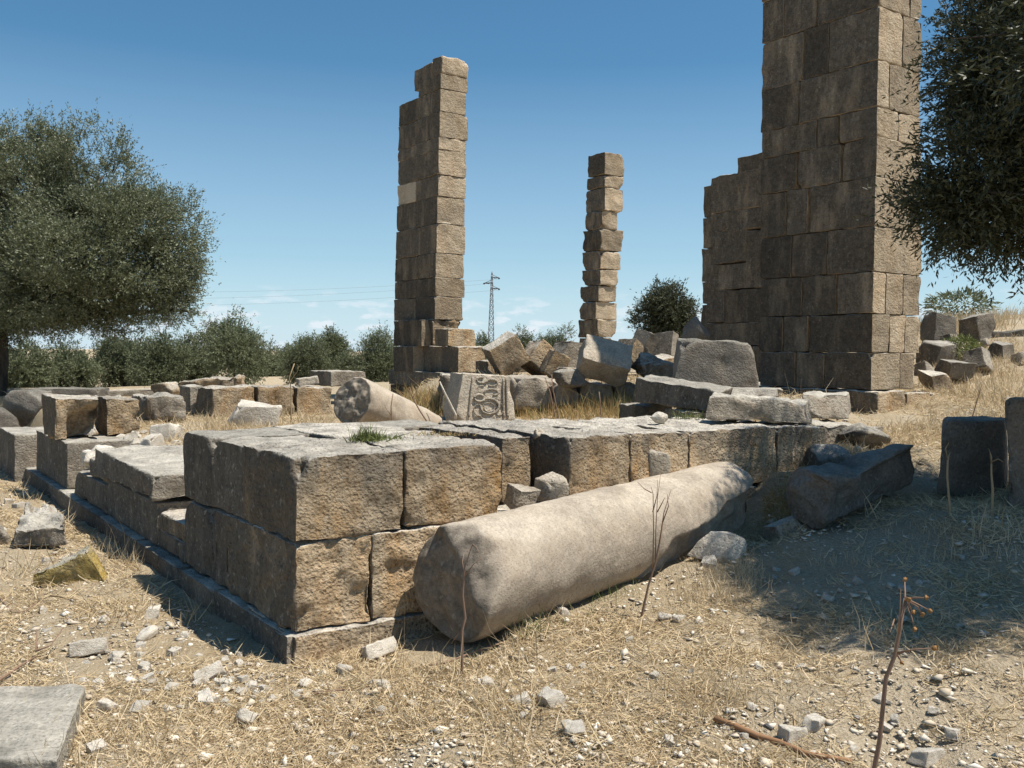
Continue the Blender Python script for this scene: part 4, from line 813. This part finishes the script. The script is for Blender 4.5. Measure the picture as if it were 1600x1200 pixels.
# ------------------------------------------------------------------ green weeds, stalks, sticks
def tuft(label, c, n, rad, L, w, mat, seed, name='green_weed', cat='weed', tilt=(1.0, .35)):
    rg = np.random.default_rng(seed); p = np.asarray(c)[:2] + rg.normal(0, rad, (n, 2)) * np.array([1, .6]); z = np.full(n, c[2])
    o = blades(name, p[:, 0], p[:, 1], L, w, tilt, mat, seed, z=z); o.location = (0, 0, 0)
    me = o.data; co = np.empty(len(me.vertices) * 3, np.float32); me.vertices.foreach_get('co', co); co = co.reshape(-1, 3) - np.asarray(c, np.float32); me.vertices.foreach_set('co', co.ravel()); me.update(); o.location = tuple(c)
    return tag(o, label, cat)
tuft('low green weed growing in a crack of the podium wall top', pz(574, 690, top + .005), 420, .045, .06, .006, M_GREEN, 51)
tuft('thin strip of green moss along a crack of the podium wall top', pz(610, 687, top + .003), 160, .06, .025, .004, M_GREEN, 52)
tuft('dry moss patch along a crack right of the green weed', pz(690, 681, top + .003), 200, .12, .022, .004, M_BROWNGRASS, 53)
tuft('grass tuft growing beside the white stone on the wall top', pz(1080, 655, top + .003), 140, .10, .07, .004, M_GREEN, 54, 'grass_tuft', 'grass')
def bush(label, px, py, d, wpx, hpx, n, mat, seed, leaf=.1):
    rg = np.random.default_rng(seed); c = pd(px, py, d); s = d / F; v = rg.normal(size=(n, 3)); v /= np.linalg.norm(v, axis=1, keepdims=True); v *= (rg.uniform(.3, 1, (n, 1)) ** .5) * (1 + .3 * fbm(v * 2.5, seed, 2))[:, None]
    p = c + v * np.array([wpx * s / 2, wpx * s / 2, hpx * s / 2]); return p, v
# ------------------------------------------------------------------ foliage
def leaves(p, d, L, w, rg):
    n = len(p); d = d / (np.linalg.norm(d, axis=1, keepdims=True) + 1e-9); q = np.cross(d, rg.normal(size=(n, 3))); q /= np.linalg.norm(q, axis=1, keepdims=True) + 1e-9
    L = L * rg.uniform(.65, 1.3, (n, 1)); w = w * rg.uniform(.7, 1.2, (n, 1)); m = p + d * L * .45
    V = np.stack([p, m + q * w / 2, p + d * L, m - q * w / 2], 1).reshape(-1, 3); return V, np.arange(n * 4).reshape(n, 4)
def crown_points(lobes, n_sprig, per, sprig_len, rg, shell=.55, upb=.25, droop=0., lump=.25, gapf=2.2, gapt=-.42):
    lobes = [(np.asarray(c, float), np.asarray(r, float) * np.ones(3)) for c, r in lobes]; vol = np.array([np.prod(r) ** (2 / 3) for c, r in lobes]); k = rg.choice(len(lobes), n_sprig, p=vol / vol.sum())
    c = np.array([l[0] for l in lobes])[k]; r = np.array([l[1] for l in lobes])[k]
    v = rg.normal(size=(n_sprig, 3)); v /= np.linalg.norm(v, axis=1, keepdims=True)
    base = c + v * r * (shell + (1 - shell) * rg.uniform(0, 1, (n_sprig, 1))) * (1 + lump * fbm((c + v * r) * 1.6 / r.mean(), 9, 2))[:, None]
    keep = fbm(base * gapf / r.mean() + 3, 21, 2) > gapt; base, v = base[keep], v[keep]; n = len(base)
    d = v + rg.normal(0, .55, (n, 3)); d[:, 2] += upb - droop; d /= np.linalg.norm(d, axis=1, keepdims=True)
    sl_ = sprig_len * rg.lognormal(0, .35, (n, 1)); t = rg.uniform(.05, 1, (n, per, 1))
    p = base[:, None] + d[:, None] * sl_[:, None] * t + rg.normal(0, sprig_len * .05, (n, per, 3)); p[..., 2] -= droop * (t[..., 0] ** 2) * sl_ * .6
    ld = d[:, None] + rg.normal(0, .6, (n, per, 3)); return p.reshape(-1, 3), ld.reshape(-1, 3), base, d, sl_
def limb(a, b_, r0, r1, rg, n=9, wob=.12):
    a, b_ = np.asarray(a, float), np.asarray(b_, float); t = np.linspace(0, 1, n)[:, None]; L = np.linalg.norm(b_ - a)
    p = a + (b_ - a) * t + np.cumsum(rg.normal(0, wob * L / n, (n, 3)), 0) * np.sin(t * 3.14); return tube(p, np.linspace(r0, r1, n), 9, int(rg.integers(99)), r0 * .15)
def olive(name, label, base, trunk_top, r_trunk, lobes, n_sprig, per, sprig, leaf, mat, seed, group=None, trunks=None, **kw):
    rg = np.random.default_rng(seed); root = thing(name, label, 'tree', base, group); mb = MB()
    mb.add(*limb(np.asarray(base) - [0, 0, .15], trunk_top, r_trunk, r_trunk * .6, rg, 12, .1))
    for c, r in lobes: mb.add(*limb(np.asarray(trunk_top) - [0, 0, r_trunk * .5], np.asarray(c) + rg.normal(0, .1, 3), r_trunk * .45, r_trunk * .1, rg, 9))
    p, d, b_, sdv, sll = crown_points(lobes, n_sprig, per, sprig, rg, **kw)
    sel = rg.choice(len(b_), min(len(b_), 400), replace=False)
    for i in sel:
        cc = min(lobes, key=lambda l: np.linalg.norm(b_[i] - np.asarray(l[0])))
        q = np.asarray(cc[0]) * .45 + b_[i] * .55; mb.add(*tube([q, b_[i], b_[i] + sdv[i] * sll[i]], [r_trunk * .06, r_trunk * .03, r_trunk * .012], 4))
    mb.obj('trunk', M_BARK, root)
    V, f = leaves(p, d, leaf[0], leaf[1], rg); mesh_obj('crown', V, f, mat, root, smooth_=False); return root
D2 = 20.
def lob(px, py, d, r, ry=1.): s = r * d / F; return (pd(px, py, d), np.array([s, s * ry, s]))
lt = [lob(-90, 345, 21, 165), lob(40, 310, 20, 95), lob(70, 250, 20.5, 42), lob(140, 290, 20, 75), lob(155, 370, 19, 95), lob(225, 370, 20, 70), lob(250, 420, 20, 42), lob(270, 450, 20.2, 28), lob(90, 430, 18.8, 80), lob(20, 440, 19.4, 80), lob(205, 460, 19.6, 42), lob(-120, 480, 20, 100), lob(130, 470, 20.5, 50), lob(68, 222, 20.3, 24), lob(122, 246, 20, 28), lob(170, 285, 20, 34), lob(205, 335, 19.8, 34), lob(240, 355, 20, 30), lob(278, 395, 20, 24), lob(10, 245, 20, 42), lob(230, 468, 19.8, 34), lob(60, 480, 19.5, 40), lob(145, 482, 19.6, 36), lob(-30, 490, 20, 50), lob(100, 500, 20.4, 26), lob(280, 478, 20, 22), lob(190, 495, 20.2, 24)]
tb_ = pd(-6, 640, D2); tb_[2] = float(hgt(tb_[0], tb_[1])[0])
olive('olive_tree', 'large silvery olive tree with a dark trunk at the left frame edge', tb_, pd(0, 500, D2), .24, lt, 50000, 13, .29, (.066, .021), M_LEAF, 61, lump=.55, upb=.45, gapf=2.6, gapt=-.40, shell=.7)
rtb = ground((5.0, 6.6)); 
rt_l = [lob(1572, 100, 6.2, 112), lob(1535, 260, 6.0, 92), lob(1500, 330, 6.1, 70), lob(1580, 340, 6.2, 75), lob(1640, 250, 6.4, 160), lob(1530, 165, 6.3, 62), lob(1740, -50, 6.3, 190), lob(1640, -60, 5.9, 105), lob(1760, 150, 6.3, 230), lob(1465, 305, 6.2, 40),
        lob(1850, -100, 6.6, 260), lob(1710, 60, 5.5, 170), lob(1710, 150, 6.8, 120), lob(1640, 30, 6.6, 130), lob(1740, 60, 5.0, 150), lob(1820, 180, 5.0, 180), lob(1710, -50, 5.2, 100), lob(1830, -180, 5.4, 150), lob(1900, -260, 5.2, 200), lob(1960, 0, 5.0, 250), lob(1900, 240, 5.4, 210), lob(1900, 60, 4.5, 210)]
olive('olive_tree', 'near dark olive tree hanging into the frame at upper right', rtb, np.array([4.7, 6.5, 2.6]), .22, rt_l, 44000, 14, .20, (.047, .0135), M_LEAFD, 62, shell=.3, upb=0., droop=.25, lump=.3, gapf=2.6, gapt=-.25)
# grove
GR = 'olive trees of the grove beyond the ruins'
def grove_tree(label, px, ytop, ybase, d, wpx, seed, mat=M_LEAFG, group=GR, name='olive_tree', stem=.28, n=1500, leaf=(.17, .055)):
    rg = np.random.default_rng(seed); s = d / F; p0 = pd(px, ybase, d); base = np.array([p0[0], p0[1], p0[2] - .2]); H = (ybase - ytop) * s; w = wpx * s
    lobes = []
    for k in range(9):
        a = rg.uniform(0, 6.28); q = rg.uniform(.0, .30) * w; zz = rg.uniform(.22, .70); rr = rg.uniform(.15, .26) * min(w, H * 1.3)
        lobes.append((base + np.array([math.cos(a) * q, math.sin(a) * q, H * zz + .2]), np.array([rr, rr, rr * .95])))
    lobes.append((base + np.array([0, 0, H * .5]), np.array([w * .34, w * .34, H * .30]))); lobes.append((base + np.array([rg.normal(0, .08) * w, 0, H * .82]), np.array([w * .14, w * .14, H * .17])))
    return olive(name, label, base, base + np.array([rg.normal(0, .1) * w, 0, H * stem]), .05 * H, lobes, n, 9, .10 * H, leaf, mat, seed, group, lump=.45, gapf=2.4, gapt=-.3)
for i, (lab, px, yt, yb, d, w) in enumerate([
    ('bushy grove olive behind the left trunk, at the left frame edge', 30, 530, 615, 40, 120), ('low grey-green grove olive directly under the left olive crown', 110, 527, 612, 44, 120), ('grove olive with a hanging crown just right of the left olive trunk', 180, 530, 610, 48, 110),
    ('grove olive with a slanting dark trunk showing below its crown', 250, 512, 606, 46, 110), ('rounded grove olive between the slanting trunk and the tallest grove olive', 310, 520, 604, 50, 95), ('tallest grove olive with a feathery top right of the left olive crown', 375, 488, 606, 44, 120),
    ('small distant round olive right of the tallest grove olive', 452, 530, 590, 90, 45), ('wide low olive in the gap before the notched pillar', 480, 532, 598, 56, 110), ('upright dark olive standing above the low trees left of the notched pillar', 518, 505, 575, 75, 42),
    ('pale low shrub-like olive at the foot of the upright dark olive', 540, 552, 598, 60, 60), ('large clustered olive touching the left edge of the notched pillar', 588, 510, 598, 54, 105), ('hidden olive peeping past the right edge of the notched pillar', 732, 515, 590, 60, 46),
    ('small olive directly at the foot of the lattice pylon', 757, 526, 590, 75, 40), ('olive with a wide crown right of the lattice pylon', 820, 505, 585, 60, 62), ('olive with an open airy crown left of the slender pillar', 868, 506, 585, 64, 52), ('short olive half hidden behind the tipped block', 790, 522, 588, 70, 40), ('dense olive filling the left end of the grove behind the dark rock', -40, 520, 615, 42, 120), ('pale olive filling the gap behind the slanting trunk', 215, 525, 600, 62, 80), ('far olive behind the tallest grove olive', 420, 535, 592, 80, 60)]):
    grove_tree(lab, px, yt + [0, 6, -8, 3, -4][i % 5], yb + 14, d, w * [1.05, .92, 1.12][i % 3], 200 + i, n=4600 if w > 80 else 2200, leaf=(.13, .042) if d < 66 else (.19, .06))
grove_tree('dark round evergreen tree between the slender pillar and the stepped wall', 1046, 433, 560, 34, 108, 260, M_LEAFD, None, stem=.2, n=5600, leaf=(.11, .035))
p, d_ = bush('b', 1500, 476, 30, 96, 44, 1500, M_LEAFG, 71)
rg_ = np.random.default_rng(3); V, f = leaves(p, d_ + rg_.normal(0, .4, d_.shape), .16, .05, rg_); tag(mesh_obj('shrub', V, f, M_LEAFG, smooth_=False), 'rounded olive shrub on the crest of the grassy slope', 'shrub')
p, d_ = bush('b', 1505, 546, 15.6, 56, 40, 1800, M_GREEN, 72); V, f = leaves(p, d_ + rg_.normal(0, .5, d_.shape), .07, .018, rg_); tag(mesh_obj('bush', V, f, M_GREEN, smooth_=False), 'fresh green bush growing among the slope blocks', 'bush')
# stalks
def pxpath(pts, d): return [pd(a, b_, d) for a, b_ in pts]
def stalk(label, main, d, r, branches=(), mat=M_STALK, name='dry_stalk', group='dry stalks', seeds=(), sr=.01):
    b0 = pd(*main[0], d); root = thing(name, label, 'plant', b0, group); P = pxpath(main, d); P = [P[0] - np.array([0, 0, .06])] + P
    rad = np.linspace(r, r * .5, len(P)); mb = MB(); mb.add(*tube(P, rad, 7, 3, r * .15)); mb.obj('stem', mat, root); tips = []
    for k, b_ in enumerate(branches):
        q = pxpath(b_, d); q = [p + np.array([0, (.03 if k % 2 else -.03) * i, 0]) for i, p in enumerate(q)]; v, f = tube(q, np.linspace(r * .45, r * .16, len(q)), 5); mesh_obj('branch', v, f, mat, root); tips.append(q[-1])
    for k, tip in enumerate(tips if seeds else []):
        if k in (0, 6): continue
        v, f = rock((sr * 2, sr * 2, sr * 2.1), 300 + k, 3, 14, .25); v = v * (1 + .25 * vnoise(v * 240, k)[:, None]); mesh_obj('seed_head', v + tip, f, M_SEED, root)
dd = hit(722, 1055)[1]
stalk('thin dry stalk standing before the near end of the smooth column', [(722, 1052), (722, 985), (727, 965), (723, 930), (726, 885), (738, 850)], dd, .008, [[(726, 900), (740, 880), (752, 868)], [(725, 895), (722, 880), (724, 868)], [(738, 850), (745, 853), (750, 862)], [(722, 985), (710, 1000), (704, 1012)]])
dd = hit(1002, 965)[1]
stalk('branching dry stalk in front of the middle of the smooth column', [(1002, 965), (1013, 915), (1024, 880), (1030, 850), (1036, 815)], dd, .009, [[(1020, 890), (1020, 830), (1018, 770), (1014, 758)], [(1024, 875), (1026, 830), (1030, 780), (1036, 745)], [(1030, 850), (1036, 800), (1046, 762)], [(1020, 800), (1028, 775), (1030, 752)], [(1036, 815), (1043, 790), (1040, 770)], [(1018, 770), (1008, 765), (998, 755)], [(1027, 800), (1033, 785), (1036, 775)]])
dd = hit(1360, 1230)[1]
stalk('tall brown thistle stalk with dry seed heads in the right foreground', [(1362, 1222), (1374, 1160), (1380, 1100), (1384, 1060), (1398, 1025), (1406, 985), (1414, 935)], dd, .0095,
      [[(1404, 990), (1400, 960), (1396, 915)], [(1414, 935), (1440, 948), (1466, 962)], [(1414, 935), (1428, 930), (1436, 927)], [(1414, 938), (1428, 952), (1438, 964)], [(1402, 1020), (1425, 1010), (1448, 1004)], [(1400, 1020), (1412, 1035), (1420, 1044)], [(1398, 968), (1388, 975), (1380, 980)], [(1414, 938), (1420, 930), (1425, 912)], [(1414, 938), (1411, 932), (1408, 930)], [(1414, 936), (1440, 952), (1453, 968)], [(1414, 938), (1418, 960), (1418, 976)], [(1414, 938), (1424, 945), (1428, 944)]], seeds=[(1408, 932), (1425, 910), (1436, 928), (1438, 964), (1452, 966), (1464, 962), (1420, 950), (1418, 976), (1448, 1026)], sr=.0085)
dd = hit(1484, 806)[1]
stalk('pale bare stalk in the olive shade left of the upright block', [(1485, 806), (1482, 770), (1480, 745), (1481, 715)], dd, .011, [[(1481, 720), (1474, 700), (1476, 690)], [(1481, 722), (1486, 712), (1492, 708)]], M_STALKPALE)
dd = hit(1551, 806)[1]
stalk('pale bare stalk in the olive shade in front of the upright block', [(1550, 806), (1551, 765), (1549, 740), (1549, 722)], dd, .011, [[(1549, 724), (1544, 712), (1540, 705)], [(1549, 724), (1553, 714), (1552, 702)], [(1549, 722), (1556, 716), (1560, 720)]], M_STALKPALE)
dd = 8.6
stalk('thin bare stem rising behind the upright block on the right', [(1517, 660), (1524, 635), (1531, 612), (1536, 594)], dd, .007, [[(1530, 615), (1524, 605), (1520, 600)]])
stalk('thin pale stem in front of the low cross wall', [(455, 652), (455, 610), (452, 590), (460, 568)], 12.2, .012, [[(454, 595), (466, 580), (468, 572)]], M_STALKPALE)
stalk('dry forked twig in front of the slanting column drum', [(612, 662), (611, 635), (614, 615)], 10.0, .009, [[(612, 650), (605, 640), (602, 632)]])
stalk('dark slanting twig before the slanting column drum', [(668, 660), (655, 640), (645, 622), (640, 605)], 10.0, .010, [[(645, 622), (650, 612)]])
stalk('bare leaning branch stuck beside the carved block', [(712, 648), (702, 628), (694, 612), (687, 596)], 12.1, .02, [], M_WHITE)
for k, (lab, pts) in enumerate([('tall thin weed stem left of two in the podium grass', [(866, 645), (860, 615), (852, 590)]), ('tall thin weed stem behind the podium grass centre', [(872, 648), (864, 610), (862, 585)]), ('short dark weed stem in the podium grass', [(939, 650), (938, 630), (936, 612)])]):
    stalk(lab, pts, 12.4, .011, [])
def stick(label, pts, r, mat, dz=.02, branches=()):
    P = [ground(hit(a, b_), dz) for a, b_ in pts]; mb = MB(); mb.add(*tube(P, np.linspace(r, r * .7, len(P)), 7, 5, r * .2))
    for b_ in branches: mb.add(*tube([ground(hit(x, y), dz + z) for x, y, z in b_], np.linspace(r * .7, r * .3, len(b_)), 5))
    tag(mb.obj('stick', mat), label, 'stick', 'sticks on the ground')
stick('long reddish-brown stick lying in the right foreground grass', [(1116, 1130), (1150, 1142), (1185, 1158), (1220, 1168), (1260, 1186), (1330, 1198)], .013, M_STICK)
stick('dark forked twig lying at the left frame edge', [(-10, 1078), (30, 1050), (56, 1034)], .008, M_STALK, .03, [[(56, 1034, .03), (80, 1030, .05), (100, 1012, .09)], [(56, 1034, .03), (58, 1018, .1)]])
stick('short curved twig on the straw at far left', [(0, 940), (20, 962), (40, 960), (60, 944)], .006, M_STALK, .02)
stick('thin dark twig lying below the corner stones', [(470, 1092), (520, 1084), (560, 1080)], .006, M_STALK, .015)
stick('pale straight twig in the straw near the yellow rock', [(78, 934), (100, 936), (122, 940)], .006, M_STALKPALE, .015)
stick('thin dark twig lying along the foot of the smooth column', [(660, 1048), (700, 1040), (740, 1024), (790, 1008)], .006, M_STALK, .02)
# ------------------------------------------------------------------ pylon and cables
Dp = 150.
pyl = thing('power_pylon', 'steel lattice power pylon with three cross arms standing beyond the grove', 'pylon', np.append(pd(766.5, 575, Dp)[:2], -2.0))
pb = pd(766.5, 575, Dp); pt = pd(768.8, 424, Dp); h0 = -2.0
mb = MB()
def bar(a, b_, r): mb.add(*tube([a, b_], [r, r], 4))
def ring(z):
    k = (z - h0) / (pt[2] - h0); w = 1.05 * (1 - k) + .12 * k; w = w * .62; cx = pb[0] + (pt[0] - pb[0]) * k
    return [np.array([cx + sx * w, Dp + sy * w, z]) for sx, sy in ((-1, -1), (1, -1), (1, 1), (-1, 1))]
zs = np.linspace(h0, pt[2] - .6, 19)
for a, b_ in zip(zs[:-1], zs[1:]):
    r0, r1 = ring(a), ring(b_)
    for k in range(4): bar(r0[k], r1[k], .075); bar(r0[k], r1[(k + 1) % 4], .04); bar(r1[k], r1[(k + 1) % 4], .04)
for k in range(4): bar(ring(zs[-1])[k], pt, .06)
mb.obj('lattice_mast', M_STEEL, pyl)
ends = []
for y0, x1, yi in [(433.5, 779, 436), (442, 757, 444), (450.5, 779, 453)]:
    mb = MB(); c = pd(768.5, y0, Dp); e_ = pd(x1, y0 + .5, Dp); bar(c, e_, .09); bar(c + np.array([0, 0, .5]), e_, .05); mb.obj('cross_arm', M_STEEL, pyl)
    mb = MB(); i_ = pd(x1 + (1.5 if x1 > 768 else -1.5), yi, Dp); bar(e_, i_, .14); bar(e_ + np.array([0, -.3, 0]), e_ * .35 + c * .65 - np.array([0, 0, .1]), .08); mb.obj('insulator', M_INSUL, pyl); ends.append(i_)
for lab, e_, (ya) in zip(['upper power cable running left from the pylon', 'middle power cable running left from the pylon', 'lower power cable running left from the pylon'], ends, (446, 458, 470)):
    q = pd(-150, ya - 6, 190.); t = np.linspace(0, 1, 40)[:, None]; P = e_ * (1 - t) + q * t; P[:, 2] -= 4 * 2.2 * t[:, 0] * (1 - t[:, 0]); v, f = tube(P, .013, 4)
    tag(mesh_obj('power_cable', v, f, M_CABLE), lab, 'cable', 'cables of the pylon')
